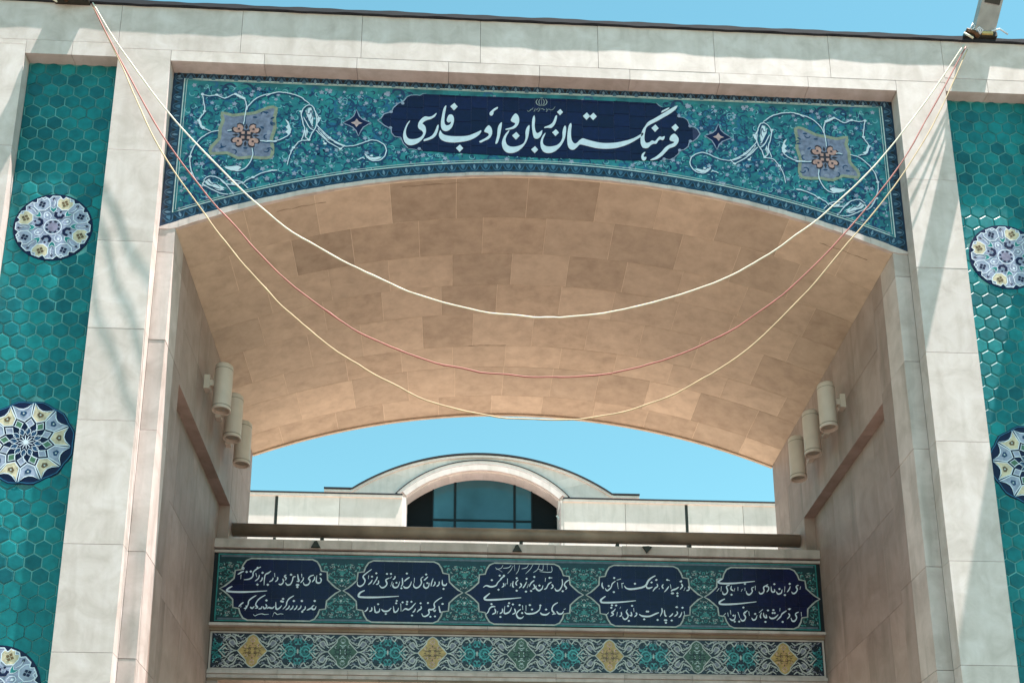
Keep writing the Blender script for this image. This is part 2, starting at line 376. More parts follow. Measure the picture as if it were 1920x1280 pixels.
# vault slabs, course by course, over a pale mortar bed
bed = MB()
for i in range(N*2):
    xa = -B+2*B*i/(N*2); xb = -B+2*B*(i+1)/(N*2)
    bed.add([(xa, 0.25, vz(xa, 0.25)+.0022), (xb, 0.25, vz(xb, 0.25)+.0022), (xb, D2-.01, vz(xb, D2)+.0022), (xa, D2-.01, vz(xa, D2)+.0022)], [(0, 3, 2, 1)])
bed.build('mortar_bed', plain('pale_mortar', (0.72, 0.60, 0.48), 0.9), gate)
ck = random.Random(9)
for (xa, xb, yy) in ((-3.8, -3.1, 0.45), (-2.0, -1.1, 0.36), (-0.98, -0.3, 4.50), (4.2, 4.9, 0.55)):
    m = MB(); n = 10; pr = []
    for i in range(n+1):
        x = xa+(xb-xa)*i/n; pr.append((x, yy+ck.uniform(-.012, .012), ck.uniform(.002, .008)))
    for a, b in zip(pr, pr[1:]):
        m.add([(a[0], a[1]-a[2], vz(a[0], a[1])-.0035), (b[0], b[1]-b[2], vz(b[0], b[1])-.0035), (b[0], b[1]+b[2], vz(b[0], b[1])-.0035), (a[0], a[1]+a[2], vz(a[0], a[1])-.0035)], [(0, 3, 2, 1)])
    m.build('open_joint', BRST, gate)
vy = [0.27, 1.118, 1.966, 2.752, 3.542, 4.514, 5.196, 6.194, D2]
for k, (y0, y1) in enumerate(zip(vy, vy[1:])):
    w = 0.99; off = (0.1, 0.55, 0.2, 0.75, 0.35, 0.9, 0.15, 0.5)[k]+rnd.uniform(-.1, .1)
    cuts = [-B]; x = -B+off if off > 0.25 else -B+off+w*0.8
    while x < B-0.3:
        cuts.append(x); x += w*rnd.uniform(0.88, 1.1)
    cuts.append(B)
    for xa, xb in zip(cuts, cuts[1:]):
        dz = rnd.uniform(-0.002, 0.0005); q = 4; vs = []
        for i in range(q+1):
            x = xa+.0035+(xb-xa-.0070)*i/q
            for (yy, t) in ((y0+.0035, 0), (y1-.0035, 0), (y1-.0035, 0.045), (y0+.0035, 0.045)):
                vs.append((x, yy, vz(x, yy)+dz+t))
        fs = []
        for i in range(q):
            for c in range(4):
                fs.append((i*4+c, i*4+(c+1) % 4, (i+1)*4+(c+1) % 4, (i+1)*4+c))
        fs += [(3, 2, 1, 0), (q*4, q*4+1, q*4+2, q*4+3)]
        mesh('vault_slab', vs, fs, rnd.choice((TRAV, TRAV, TRAV2)), gate)
# rear arch edge strip
re_ = MB()
for i in range(N*2):
    xa = -B+2*B*i/(N*2); xb = -B+2*B*(i+1)/(N*2)
    re_.add([(xa, D2, vz(xa, 7)-.03), (xb, D2, vz(xb, 7)-.03), (xb, D2+.06, vz(xb, 7)-.03), (xa, D2+.06, vz(xa, 7)-.03), (xa, D2, vz(xa, 7)+.12), (xb, D2, vz(xb, 7)+.12)], [(0, 3, 2, 1), (0, 1, 5, 4)])
re_.build('rear_arch_edge', TRAV, gate)

# ------------------------------------------------------------------ crossbeam of the gateway
YB = 5.02
beam = box('crossbeam', -NX, NX, YB+0.16, D2-0.3, 7.42, 9.88, MORTAR, gate)
nsl = 9
for i in range(nsl):
    xa = -NX+2*NX*i/nsl; xb = xa+2*NX/nsl
    dz = rnd.uniform(-.004, .004)
    box('cornice_slab', xa+G, xb-G, YB-0.045+rnd.uniform(-.004, .004), YB+0.4, 9.725+dz, 9.888+dz, PILA, gate)
    box('upper_trim', xa+G, xb-G, YB-0.012, YB+0.2, 9.645, 9.69, PILA, gate)
    box('ledge_slab', xa+G, xb-G, YB-0.03, YB+0.2, 8.30, 8.348, PILA, gate)
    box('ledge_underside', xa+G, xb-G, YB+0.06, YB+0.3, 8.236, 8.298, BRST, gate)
    box('lower_trim', xa+G, xb-G, YB+0.06, YB+0.4, 7.47, 7.535, PILA, gate)
    box('lower_trim', xa+G, xb-G, YB+0.085, YB+0.4, 7.40, 7.466, PILA, gate)
for i in range(11):
    xa = -NX+2*NX*i/11; xb = xa+2*NX/11
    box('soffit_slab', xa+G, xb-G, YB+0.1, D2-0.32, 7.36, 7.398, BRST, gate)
# groove below the cornice, its shade painted as a dark strip
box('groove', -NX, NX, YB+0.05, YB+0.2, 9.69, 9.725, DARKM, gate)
box('panel_shade_gap', -NX, NX, YB+0.03, YB+0.2, 8.35, 9.643, BLACKG, gate)  # black backing paints the shade in the gap around the verse panel

# ------------------------------------------------------------------ turquoise hexagon panels with medallions
HW, HR = 0.2195, 0.1885
hexme = bpy.data.meshes.new('hexagonal_tile')
rad = HW/math.sqrt(3)-0.009
hv = []; 
for q, (rr, yy) in enumerate(((rad, 0.004), (rad*0.985, -0.006), (rad*0.86, -0.011))):
    for k in range(6):
        a = PI/6+k*PI/3; hv.append((rr*math.cos(a), yy, rr*math.sin(a)))
hf = [tuple(range(12, 18))]+[(r*6+k, r*6+(k+1) % 6, (r+1)*6+(k+1) % 6, (r+1)*6+k) for r in (0, 1) for k in range(6)]
hexme.from_pydata(hv, [], hf); hexme.materials.append(HEX)
YP = 0.19
def rot(p, a, c): return (c[0]+p[0]*math.cos(a)-p[1]*math.sin(a), c[1]+p[0]*math.sin(a)+p[1]*math.cos(a))
def ell(c, rx, rz, n=10, a=0): return [rot((rx*math.cos(2*PI*k/n), rz*math.sin(2*PI*k/n)), a, c) for k in range(n)]
def radial(c, a, pts):
    """pts are (radius, sideways) pairs; the petal points along angle a"""
    return [(c[0]+r*math.sin(a)+s*math.cos(a), c[1]+r*math.cos(a)-s*math.sin(a)) for r, s in pts]
def medal_a(c, panel):
    m = MB().poly(ell(c, 0.545, 0.545, 48), YP-0.014, YP).build('medallion', NAVY, panel)
    y = YP-0.017
    # scalloped pale field
    f = []
    for k in range(64):
        a = 2*PI*k/64; f.append((c[0]+math.sin(a)*(0.50+0.02*math.cos(k*PI/2)+(.012 if k % 2 else -.012)), c[1]+math.cos(a)*(0.50+0.02*math.cos(k*PI/2)+(.012 if k % 2 else -.012))))
    MB().poly(f, y, YP-0.01).build('pale_field', LAV, m)
    wl = MB(); dk = MB(); tl = MB(); wf = MB(); ey = MB()
    ribbon(wl, f, 0.014, y-0.001, 1, closed=True)
    for k in range(8):
        a = 2*PI*(k+0.42)/8
        mat = YEL if k % 2 == 0 else MIDBLUE
        petal = [(0.30, 0), (0.335, 0.085), (0.42, 0.115), (0.475, 0.10), (0.465, 0.05), (0.515, 0.03), (0.50, 0), (0.515, -0.03), (0.465, -0.05), (0.475, -0.10), (0.42, -0.115), (0.335, -0.085)]
        pm = glz_y if k % 2 == 0 else glz_b
        MB().poly(radial(c, a, petal), y-0.003, y).build('petal', pm, m)
        ribbon(wl, radial(c, a, petal), 0.013, y-0.005, 1, closed=True)
        for (dr, ds) in ((0.375, 0), (0.41, 0.03), (0.41, -0.03), (0.443, 0)):
            (ey if k % 2 == 0 else dk).poly(radial(c, a, [(dr-.026, ds), (dr, ds+.026), (dr+.026, ds), (dr, ds-.026)]), y-0.0055-ds*0.01)
        ab = a+PI/8
        st = [(0.235, 0), (0.27, 0.035), (0.335, 0.05), (0.30, 0), (0.335, -0.05), (0.27, -0.035)]
        tl.poly(radial(c, ab, st), y-0.004); ribbon(wl, radial(c, ab, st), 0.009, y-0.0065, 1, closed=True)
        ribbon(wl, radial(c, ab, [(0.33, 0), (0.40, 0.02), (0.46, 0)]), 0.01, y-0.0062, 3)
        dk.poly(radial(c, ab, [(0.43, 0), (0.46, 0.02), (0.49, 0), (0.46, -0.02)]), y-0.0057)
        if k % 2 == 0:
            dk.poly(radial(c, a, [(0.14, 0), (0.17, 0.06), (0.235, 0.075), (0.245, 0.035), (0.20, 0.03), (0.185, 0), (0.20, -0.03), (0.245, -0.035), (0.235, -0.075), (0.17, -0.06)]), y-0.0049)
            dk.poly(radial(c, a, [(0.245, 0), (0.265, 0.02), (0.285, 0), (0.265, -0.02)]), y-0.0051)
        else:
            ribbon(wl, radial(c, a, [(0.14, 0.01), (0.19, 0.05), (0.25, 0.03), (0.26, 0), (0.25, -0.03), (0.19, -0.05), (0.14, -0.01)]), 0.011, y-0.005, 3)
            wf.poly(radial(c, a, [(0.19, 0), (0.215, 0.02), (0.24, 0), (0.215, -0.02)]), y-0.005)
        dk.poly(radial(c, a, [(0.075, 0.02), (0.10, 0.018), (0.10, -0.018), (0.075, -0.02)]), y-0.0051)
    ribbon(wl, ell(c, 0.12, 0.12, 20), 0.012, y-0.006, 1, closed=True)
    MB().poly(ell(c, 0.07, 0.07, 12), y-0.004, y).build('rosette', glz_r, m)
    stuff(ey.build('brown_inlay', BROWN, m)); stuff(wl.build('white_outline', WHITE, m)); stuff(dk.build('dark_inlay', NAVY, m)); stuff(tl.build('teal_inlay', GREENT, m)); stuff(wf.build('white_inlay', WHITE, m))
def medal_b(c, panel):
    f = []
    for k in range(48):
        a = 2*PI*k/48; rr = 0.63*(1-0.02*math.cos(k*PI/2)); f.append((c[0]+math.sin(a)*rr, c[1]+math.cos(a)*rr*0.97))
    m = MB().poly(f, YP-0.014, YP).build('medallion', NAVY, panel)
    y = YP-0.017; wl = MB(); dk = MB(); tl = MB(); cy = MB(); ey = MB()
    ribbon(cy, [(p[0]*0.97+c[0]*0.03, p[1]*0.97+c[1]*0.03) for p in f], 0.012, y-0.002, 1, closed=True)
    for k in range(12):
        a = 2*PI*(k-0.33)/12
        kite = [(0.30, 0), (0.36, 0.105), (0.45, 0.10), (0.555, 0.125), (0.485, 0), (0.555, -0.125), (0.45, -0.10), (0.36, -0.105)]
        kite = [(0.31, 0), (0.37, 0.09), (0.44, 0.105), (0.56, 0.135), (0.505, 0.06), (0.49, 0), (0.505, -0.06), (0.56, -0.135), (0.44, -0.105), (0.37, -0.09)]
        MB().poly(radial(c, a, kite), y-0.003, y).build('petal', glz_y if k % 2 else glz_b, m)
        ribbon(wl, radial(c, a, kite), 0.014, y-0.005, 1, closed=True)
        (ey if k % 2 else dk).poly(radial(c, a, [(0.385, 0), (0.42, 0.045), (0.455, 0.035), (0.46, -0.035), (0.42, -0.045)]), y-0.0052)
        tl.poly(radial(c, a, [(0.415, 0), (0.43, 0.014), (0.445, 0), (0.43, -0.014)]), y-0.0058)
        ab = a+PI/12
        rh = [(0.215, 0), (0.275, 0.055), (0.345, 0), (0.275, -0.055)]
        (MB().poly(radial(c, ab, rh), y-0.003, y).build('rhombus', GREEN if k % 2 else LAV, m))
        ribbon(wl, radial(c, ab, rh), 0.012, y-0.0055, 1, closed=True)
        lf = [(0.10, 0), (0.14, 0.032), (0.18, 0.03), (0.215, 0), (0.18, -0.03), (0.14, -0.032)]
        dk.poly(radial(c, ab, lf), y-0.005); ribbon(wl, radial(c, ab, lf), 0.008, y-0.006, 1, closed=True)
        ribbon(wl, radial(c, a, [(0.0, 0), (0.10, 0)]), 0.014, y-0.006, 1, taper=(1, .6))
        ribbon(cy, radial(c, ab, [(0.50, -0.06), (0.555, -0.03), (0.575, 0), (0.555, 0.03), (0.50, 0.06)]), 0.014, y-0.003, 3)
        ribbon(wl, radial(c, a, [(0.16, 0.03), (0.24, 0.045), (0.30, 0.0)]), 0.008, y-0.0055, 3)
    stuff(wl.build('white_outline', WHITE, m)); stuff(dk.build('dark_inlay', DKBLUE, m)); stuff(tl.build('pale_inlay', WHITE2, m)); stuff(ey.build('brown_inlay', BROWN, m)); stuff(cy.build('cyan_outline', MIDBLUE, m))
glz_r = glaze('mauve_glaze', (0.22, 0.20, 0.30)); glz_y = glaze('cream_yellow_glaze', (0.58, 0.50, 0.35)); glz_b = glaze('powder_blue_glaze', (0.30, 0.34, 0.46))
def hex_panel(s, label):
    xa, xb = sorted((s*(A+PW), s*(A+PW+W2)))
    t = thing('tile_panel', label, 'tile panel', ((xa+xb)/2, YP, 1.2), 'turquoise hexagon tile panels')
    ox = Vector(t.location)
    local(t, box('grout_bed', xa-0.0, xb+0.0, YP, 0.23, 1.2, H2+0.02, GROUT))
    cx = (xa+xb)/2
    meds = [(cx-0.0*s-0.03, 12.43, 'a'), (cx-0.03, 9.10, 'b'), (cx-0.03, 5.74, 'a')]
    if s > 0: meds = [(cx+0.02, 12.47, 'a'), (cx+0.02, 9.12, 'b'), (cx+0.02, 5.76, 'a')]
    tiles = []; row = 0; z = H2-0.03-0.06
    while z > 1.25:
        x = xa+0.13-(HW/2 if row % 2 else 0)-HW
        while x < xb+HW:
            if not any(math.hypot(x-m[0], z-m[1]) < (0.50 if m[2] == 'a' else 0.585) for m in meds): tiles.append((x, z))
            x += HW
        z -= HR; row += 1
    vis = []; rest = MB()
    for (x, z) in tiles:
        full = x-HW/2 > xa and x+HW/2 < xb
        seen = z > 5.7 and (s < 0 or x < 7.5)
        (vis if seen and len(vis) < 299 else [None]).append((x, z, full)) if seen and len(vis) < 299 else rest_add(rest, x, z, xa, xb)
    for (x, z, full) in vis:
        if full:
            o = bpy.data.objects.new('hexagonal_tile', hexme); C.objects.link(o)
            o.location = (x-ox.x, 0, z-ox.z); o.parent = t
            o.rotation_euler = (rnd.uniform(-.008, .008), 0, rnd.uniform(-.008, .008))
        else:
            p = clip_box([(x+rad*math.cos(PI/6+k*PI/3), z+rad*math.sin(PI/6+k*PI/3)) for k in range(6)], xa+0.003, xb-0.003, 0, H2-0.002)
            if len(p) > 2 and abs(area(p)) > 4e-4:
                local(t, MB().poly(p, YP-0.010, YP+0.004).build('hexagonal_tile', HEX))
    local(t, stuff(rest.build('lower_tiles', HEX)))
    for m in meds:
        h = bpy.data.objects.new('tmp', None)
        (medal_a if m[2] == 'a' else medal_b)((m[0], m[1]), None)
        md = [o for o in C.objects if o.name.startswith('medallion') and o.parent is None][-1]
        local(t, md); bpy.data.objects.remove(h)
    return t
def rest_add(mb, x, z, xa, xb):
    p = clip_box([(x+rad*math.cos(PI/6+k*PI/3), z+rad*math.sin(PI/6+k*PI/3)) for k in range(6)], xa+0.003, xb-0.003, 0, H2-0.002)
    if len(p) > 2 and abs(area(p)) > 4e-4: mb.poly(p, YP-0.010, YP+0.004)
hex_panel(-1, 'tall turquoise hexagon tile panel with round floral medallions left of the arch')
hex_panel(1, 'turquoise hexagon tile panel with medallions cut by the right edge of the photo')

# ------------------------------------------------------------------ name panel over the arch
YN = R1
name_p = thing('inscription_panel', 'arched turquoise tile panel with large white Persian calligraphy on a navy cartouche', 'sign', (0, YN, 12.5))
outline = [(-A+2*A*i/60, pz(-A+2*A*i/60)) for i in range(61)]+[(A, 15.30), (-A, 15.30)]
# square tiles of the ground
SQ = 0.236
local(name_p, MB().poly(outline, YN+0.004, YN+0.06).build('tile_bed', DKBLUE))
nx = int(2*A/SQ)+1
cart_src = []
T = {1: (700, 160), 2: (860, 160), 3: (1020, 160), 4: (1160, 160)}
def tz(t, pts, sc=8.535):
    o = T[t]; out = []
    for p in pts:
        q = at(o[0]+p[0]/sc, o[1]+p[1]/sc, YN); out.append((q.x, q.z))
    return out
cart = (tz(1, [(130,560),(150,500),(200,455),(250,450),(300,440),(310,390),(360,330),(440,290),(500,260),(540,200),(600,175),(680,170),(740,180),(790,150),(850,145)]) + tz(2, [(0,175),(1700,228)]) + tz(3, [(1707,290)])
      + tz(4, [(600,300),(650,350),(700,365),(800,350),(850,370),(900,410),(945,470),(950,520),(1030,530),(1080,560),(1130,620),(1130,680),(1200,690),(1250,720),(1290,780),(1290,800),(1240,860),(1190,895),(1130,890),(1120,950),(1080,1000),(1020,1030),(960,1040),(960,1090),(900,1150),(820,1190),(740,1175),(700,1190),(640,1215),(0,1200)])
      + tz(3, [(0,1165)]) + tz(2, [(0,1090)]) + tz(1, [(1300,1085),(790,1055),(760,1020),(700,1030),(620,1020),(540,1000),(490,940),(450,840),(370,820),(310,780),(290,720),(290,690),(230,670),(180,640),(140,590)]))
for i in range(nx):
    for k in range(14):
        xa = -A+0.05+i*SQ-SQ*0.5; za = 12.40+k*SQ
        p = clip_box(outline, xa+.0012, xa+SQ-.0012, za+.0012, za+SQ-.0012)
        if len(p) > 2 and abs(area(p)) > 1e-3:
            local(name_p, MB().poly(p, YN+rnd.uniform(-.0008, .0004), YN+0.006).build('ground_tile', TEALP))
cb = local(name_p, MB().poly(cart, YN-0.004, YN+0.002).build('cartouche', NAVYJ))
x0 = min(p[0] for p in cart); x1 = max(p[0] for p in cart); z0 = min(p[1] for p in cart); z1 = max(p[1] for p in cart)
i = 0
while x0+i*SQ < x1:
    for k in range(6):
        xa = x0-0.10+i*SQ; za = z0-0.09+k*0.222+(0.0 if i % 3 else 0.03)
        p = clip_box(cart, xa+.004, xa+SQ-.004, za+.004, za+.222-.004)
        if len(p) > 2 and abs(area(p)) > 8e-4:
            o = MB().poly(p, YN-0.010+rnd.uniform(-.001, .001), YN-0.003).build('navy_tile', NAVY, cb)
    i += 1
# letters
L_ = [
 (1, [(585,578),(545,620),(510,690),(485,760),(478,840),(500,915),(555,965),(620,970),(690,948),(760,900),(815,830),(842,760),(838,690),(815,650),(785,625),(815,592),(860,570),(920,553),(975,520),(1000,490),(1012,458),(990,470),(950,502),(890,520),(830,512),(775,545),(735,595),(716,640),(718,690),(745,720),(780,742),(798,780),(770,830),(715,862),(640,876),(570,868),(530,820),(522,740),(545,660),(580,600)]),
 (1, [(1045,648),(1038,720),(1010,800),(960,855),(890,885),(810,905),(812,880),(865,860),(930,825),(972,775),(1000,715),(1022,660)]),
 (1, [(1150,345),(1120,400),(1095,520),(1082,600),(1085,680),(1112,730),(1160,746),(1212,730),(1258,680),(1285,610),(1290,540),(1270,495),(1240,480),(1208,490),(1185,530),(1175,580),(1200,606),(1232,600),(1242,590),(1238,625),(1208,650),(1170,655),(1145,630),(1137,580),(1142,500),(1156,420),(1168,345)]),
 (1, [(1075,735),(1110,790),(1200,822),(1350,830),(1500,822),(1600,790),(1680,755),(1721,735),(1726,755),(1696,800),(1626,852),(1536,892),(1426,915),(1300,928),(1180,920),(1100,890),(1060,850),(1050,800),(1062,750)]),
 (2, [(622,360),(625,380),(590,408),(560,432),(555,470),(530,498),(500,490),(494,455),(520,425),(565,388)]),
 (2, [(480,655),(520,690),(537,760),(522,820),(480,870),(420,898),(350,930),(330,910),(380,885),(440,850),(482,810),(470,780),(420,762),(410,740),(440,690)]),
 (2, [(687,605),(690,650),(675,740),(655,840),(620,935),(588,945),(595,900),(615,810),(625,700),(650,640)]),
 (2, [(910,466),(945,490),(968,550),(960,620),(920,680),(860,712),(760,727),(755,710),(830,690),(885,660),(902,620),(860,600),(833,575),(850,530),(880,488)]),
 (2, [(1132,652),(1128,740),(1105,860),(1062,950),(1000,1025),(920,1078),(830,1098),(760,1080),(710,1025),(690,940),(710,860),(750,790),(808,732),(800,765),(765,825),(750,890),(770,958),(820,990),(880,997),(950,985),(1010,960),(1050,920),(1070,850),(1068,760),(1090,690)]),
 (2, [(1212,498),(1222,560),(1215,650),(1225,730),(1248,775),(1280,772),(1310,750),(1337,733),(1330,785),(1300,840),(1250,870),(1205,850),(1185,780),(1172,680),(1175,580),(1190,520)]),
 (2, [(1572,498),(1566,560),(1535,640),(1482,695),(1430,692),(1370,697),(1378,678),(1430,660),(1488,625),(1520,575),(1545,510)]),
 (3, [(335,658),(352,690),(350,760),(335,850),(295,940),(235,1018),(160,1075),(75,1098),(0,1080),(-45,1020),(-58,940),(-45,870),(-15,810),(22,773),(15,805),(-10,860),(-20,920),(0,968),(60,993),(140,988),(210,968),(262,920),(293,850),(295,760),(312,690)]),
 (3, [(430,618),(440,660),(432,740),(432,830),(447,900),(482,942),(520,938),(570,890),(620,863),(680,880),(780,908),(900,932),(1000,938),(1150,930),(1300,900),(1430,860),(1540,800),(1580,770),(1575,815),(1450,900),(1330,960),(1200,1005),(1080,1025),(950,1028),(820,1015),(700,985),(590,960),(560,967),(520,1010),(470,1043),(420,1035),(385,990),(370,900),(375,780),(395,660)]),
 (4, [(940,340),(900,405),(800,478),(700,535),(600,592),(500,642),(445,684),(425,740),(410,830),(415,900),(440,935),(490,925),(530,897),(580,907),(620,862),(655,832),(690,842),(735,828),(725,870),(700,890),(660,880),(630,902),(600,945),(550,950),(510,972),(470,1010),(420,1020),(375,1000),(350,940),(350,850),(375,740),(420,668),(470,600),(560,550),(680,480),(800,408),(880,362)]),
 (4, [(795,372),(800,390),(700,445),(680,445),(700,418)]),
 (4, [(890,788),(930,820),(957,870),(945,935),(890,992),(810,1022),(750,1082),(680,1150),(600,1197),(508,1212),(520,1195),(600,1150),(680,1080),(740,1010),(800,968),(860,945),(890,920),(860,910),(820,895),(813,860),(840,812)]),
 (4, [(425,1078),(400,1130),(402,1160),(440,1160),(435,1192),(408,1218),(375,1205),(360,1160),(375,1108)]),
]
dots = [(1,1290,355,58),(1,1380,1020,58),(2,915,820,60),(2,1215,1042,55),(2,1620,443,48),(3,183,770,54),(3,678,508,58),(3,785,512,58),(4,580,700,58),(4,900,690,58)]
for t, pts in L_:
    p = spline(tz(t, pts), 3, True)
    local(name_p, MB().poly(p, YN-0.016, YN-0.008).build('calligraphy_letter', WHITE))
for t, x, y, r in dots:
    local(name_p, MB().poly(tz(t, [(x+r*.1,y-r),(x+r,y),(x,y+r*1.02),(x-r,y-r*.05)]), YN-0.016, YN-0.008).build('letter_dot', WHITE))
# small crest with the line of small writing below it
em = MB()
ribbon(em, tz(2, [(1325,205),(1325,345)]), 0.011, YN-0.0165, 1, taper=(.3,.6))
for q in (-1, 1):
    ribbon(em, tz(2, [(1325+q*12,232),(1325+q*40,262),(1325+q*38,310),(1325+q*8,338)]), 0.010, YN-0.0165, 3)
    ribbon(em, tz(2, [(1325+q*58,235),(1325+q*86,275),(1325+q*70,320),(1325+q*15,348)]), 0.012, YN-0.0165, 3)
ribbon(em, tz(2, [(1300,215),(1325,222),(1350,212)]), 0.008, YN-0.0165, 2)
for st in ([(1545,355),(1510,400),(1470,412),(1440,395),(1420,415)], [(1405,380),(1412,425),(1395,440)], [(1385,395),(1365,410),(1340,390),(1310,400)], [(1300,375),(1290,415),(1262,440)], [(1275,372),(1262,400),(1240,405)], [(1235,380),(1240,420)], [(1222,390),(1212,425),(1196,435)],
           [(1190,372),(1176,400),(1158,398),(1140,420),(1110,435),(1100,412)]):
    ribbon(em, tz(2, st), 0.008, YN-0.0165, 3)
local(name_p, stuff(em.build('small_crest', WHITE3)))
# white rims at the two ends of the cartouche
wr = MB()
ribbon(wr, tz(1, [(850,140),(790,145),(745,175),(700,165),(600,170),(540,195),(480,268),(400,300),(320,370),(290,440),(240,447),(170,470),(120,540),(70,570),(110,600),(180,655),(240,685),(285,700),(290,770),(340,830),(440,845),(480,940),(560,1020),(690,1040),(735,1020),(790,1060)]), 0.016, YN-0.0115, 1)
ribbon(wr, tz(4, [(600,295),(650,340),(700,360)]), 0.014, YN-0.0115, 1)
ribbon(wr, tz(4, [(940,480),(960,520),(1040,525),(1100,570),(1135,660),(1210,680),(1260,715),(1300,790),(1250,860),(1190,905),(1135,900),(1110,990),(1040,1045),(965,1050),(960,1100),(890,1165),(820,1200),(725,1185),(660,1225)]), 0.016, YN-0.0115, 1)
for t, x, y in ((1,470,300),(1,285,435),(1,275,690),(1,735,1025),(4,960,505),(4,1140,665),(4,1145,905),(4,975,1050),(4,725,1190)):
    wr.poly(ell(tz(t, [(x, y)])[0], 0.026, 0.026, 8), YN-0.0125)
local(name_p, stuff(wr.build('cartouche_rim', LAV)))
# traced white arabesque of the left half, mirrored to the right
def tile(o, sc, pts, y=YN): return [(q.x, q.z) for q in (at(o[0]+p[0]/sc, o[1]+p[1]/sc, y) for p in pts)]
TA = ((300, 120), 4.127); TB = ((500, 130), 4.742)
sA = [[(330,240),(342,310),(345,370),(322,405),(300,440),(308,470),(325,500),(355,508),(392,522)], [(330,240),(385,250),(440,245),(500,268),(545,250),(585,238),(650,270),(666,310),(668,350),(655,410),(650,470)],
      [(455,518),(380,535),(310,585),(260,645),(235,720),(235,790),(260,870),(300,930),(335,950)], [(670,360),(690,320),(740,275),(800,245),(905,225)],
      [(340,900),(365,878),(400,870),(450,885),(500,920),(560,1000)], [(330,930),(370,955),(430,985),(480,1005),(530,1010)], [(345,905),(330,935),(360,950)], [(400,930),(440,975),(500,975)], [(470,900),(520,935),(600,930)], [(520,900),(600,905),(650,925)],
      [(640,935),(665,905),(720,880),(780,850),(850,830),(908,825)], [(705,620),(718,690),(703,750),(655,812),(600,830),(560,820)], [(750,588),(800,600),(905,604)], [(520,520),(560,515),(595,525)],
      [(555,990),(570,1010)], [(650,935),(680,965)]]
sB = [[(0,640),(80,640),(150,615),(200,580),(217,530)], [(0,240),(60,215),(130,208),(210,220),(290,245),(350,285),(382,312)], [(0,915),(50,900),(95,902)],
      [(310,400),(330,350),(375,320),(410,335),(432,380),(445,440),(440,510),(400,575),(375,630),(300,640),(240,700),(205,770),(183,850)], [(305,380),(320,470),(340,540),(310,630)], [(350,370),(365,420),(395,480),(410,510)], [(330,430),(380,520),(420,545)],
      [(345,545),(345,600),(380,632)], [(430,385),(465,440),(450,500),(520,575),(600,640),(700,688)], [(440,545),(500,605),(560,655),(655,710)], [(455,530),(540,610),(640,670),(700,685)], [(500,640),(520,665)], [(655,712),(700,680)],
      [(700,688),(790,680),(860,655),(940,632),(1010,650),(1058,695),(1058,760),(1010,808),(940,815),(895,790),(878,760)], [(805,808),(850,790),(870,800)]]
fA = [[(345,915),(380,890),(400,920),(450,935),(500,960),(470,985),(420,955),(370,940)], [(478,775),(500,798),(560,795),(605,790),(630,805),(600,830),(550,828),(510,812)], [(300,430),(320,450),(325,480),(355,495),(330,510),(308,480)], [(575,235),(600,236),(655,262),(650,280),(600,255)], [(545,915),(600,925),(650,920),(600,945),(560,940)]]
fB = [[(165,448),(195,470),(212,520),(215,570),(195,585),(165,560),(190,540),(170,520),(190,495)], [(372,350),(395,345),(410,385),(415,440),(410,495),(380,450),(360,400)], [(355,520),(370,560),(355,600),(345,600)], [(450,540),(500,580),(560,640),(520,620)],
      [(875,755),(900,775),(940,762),(950,790),(1000,780),(1020,795),(960,812),(910,805)], [(450,440),(470,430),(475,460),(455,485)]]
wl = MB(); sh = MB(); wfi = MB(); jr = random.Random(3)
def both(fn, pts):
    fn(pts); fn([(-x, z) for x, z in pts][::-1])
for (tt, strokes) in ((TA, sA), (TB, sB)):
    for st in strokes:
        p = tile(*tt, st)
        both(lambda q: ribbon(wl, [(a+jr.uniform(-.004, .004), b+jr.uniform(-.004, .004)) for a, b in spline(q, 4)], 0.0155, YN-0.0075, 1, taper=(.8, .8)), p)
        both(lambda q: ribbon(sh, [(a+0.008, b-0.012) for a, b in q], 0.038, YN-0.0055, 4, taper=(.7, .7)), p)
for (tt, fl) in ((TA, fA), (TB, fB)):
    for st in fl: both(lambda q: wfi.poly(q, YN-0.0092), tile(*tt, st))
ink = MB()
for tt, sts in ((TA, ([(365,905),(400,935),(430,930),(470,960)], [(360,940),(420,962),(470,975)], [(395,885),(430,905),(470,925)], [(580,925),(610,935),(635,928)])), (TB, ([(352,385),(380,405),(395,370),(407,420),(390,455)], [(345,425),(380,495),(412,520)], [(360,560),(352,600)], [(470,545),(540,620),(600,650)], [(330,365),(350,345),(390,335)], [(905,765),(925,785),(960,780)]))):
    for st in sts: both(lambda q: ribbon(ink, q, 0.014, YN-0.0104, 3), tile(*tt, st))
local(name_p, stuff(ink.build('arabesque_ink_line', DKBLUE)))
for tt, sts in ((TA, ((330,240),(440,243),(585,237),(345,370),(300,440),(650,270),(235,720),(245,850),(720,880))), (TB, ((305,380),(470,440),(240,700),(375,632),(500,580),(560,615),(655,712),(520,665)))):
    for c_ in sts: both(lambda q: wfi.poly(ell(q[0], .026, .02, 7), YN-0.0094), tile(*tt, [c_]))
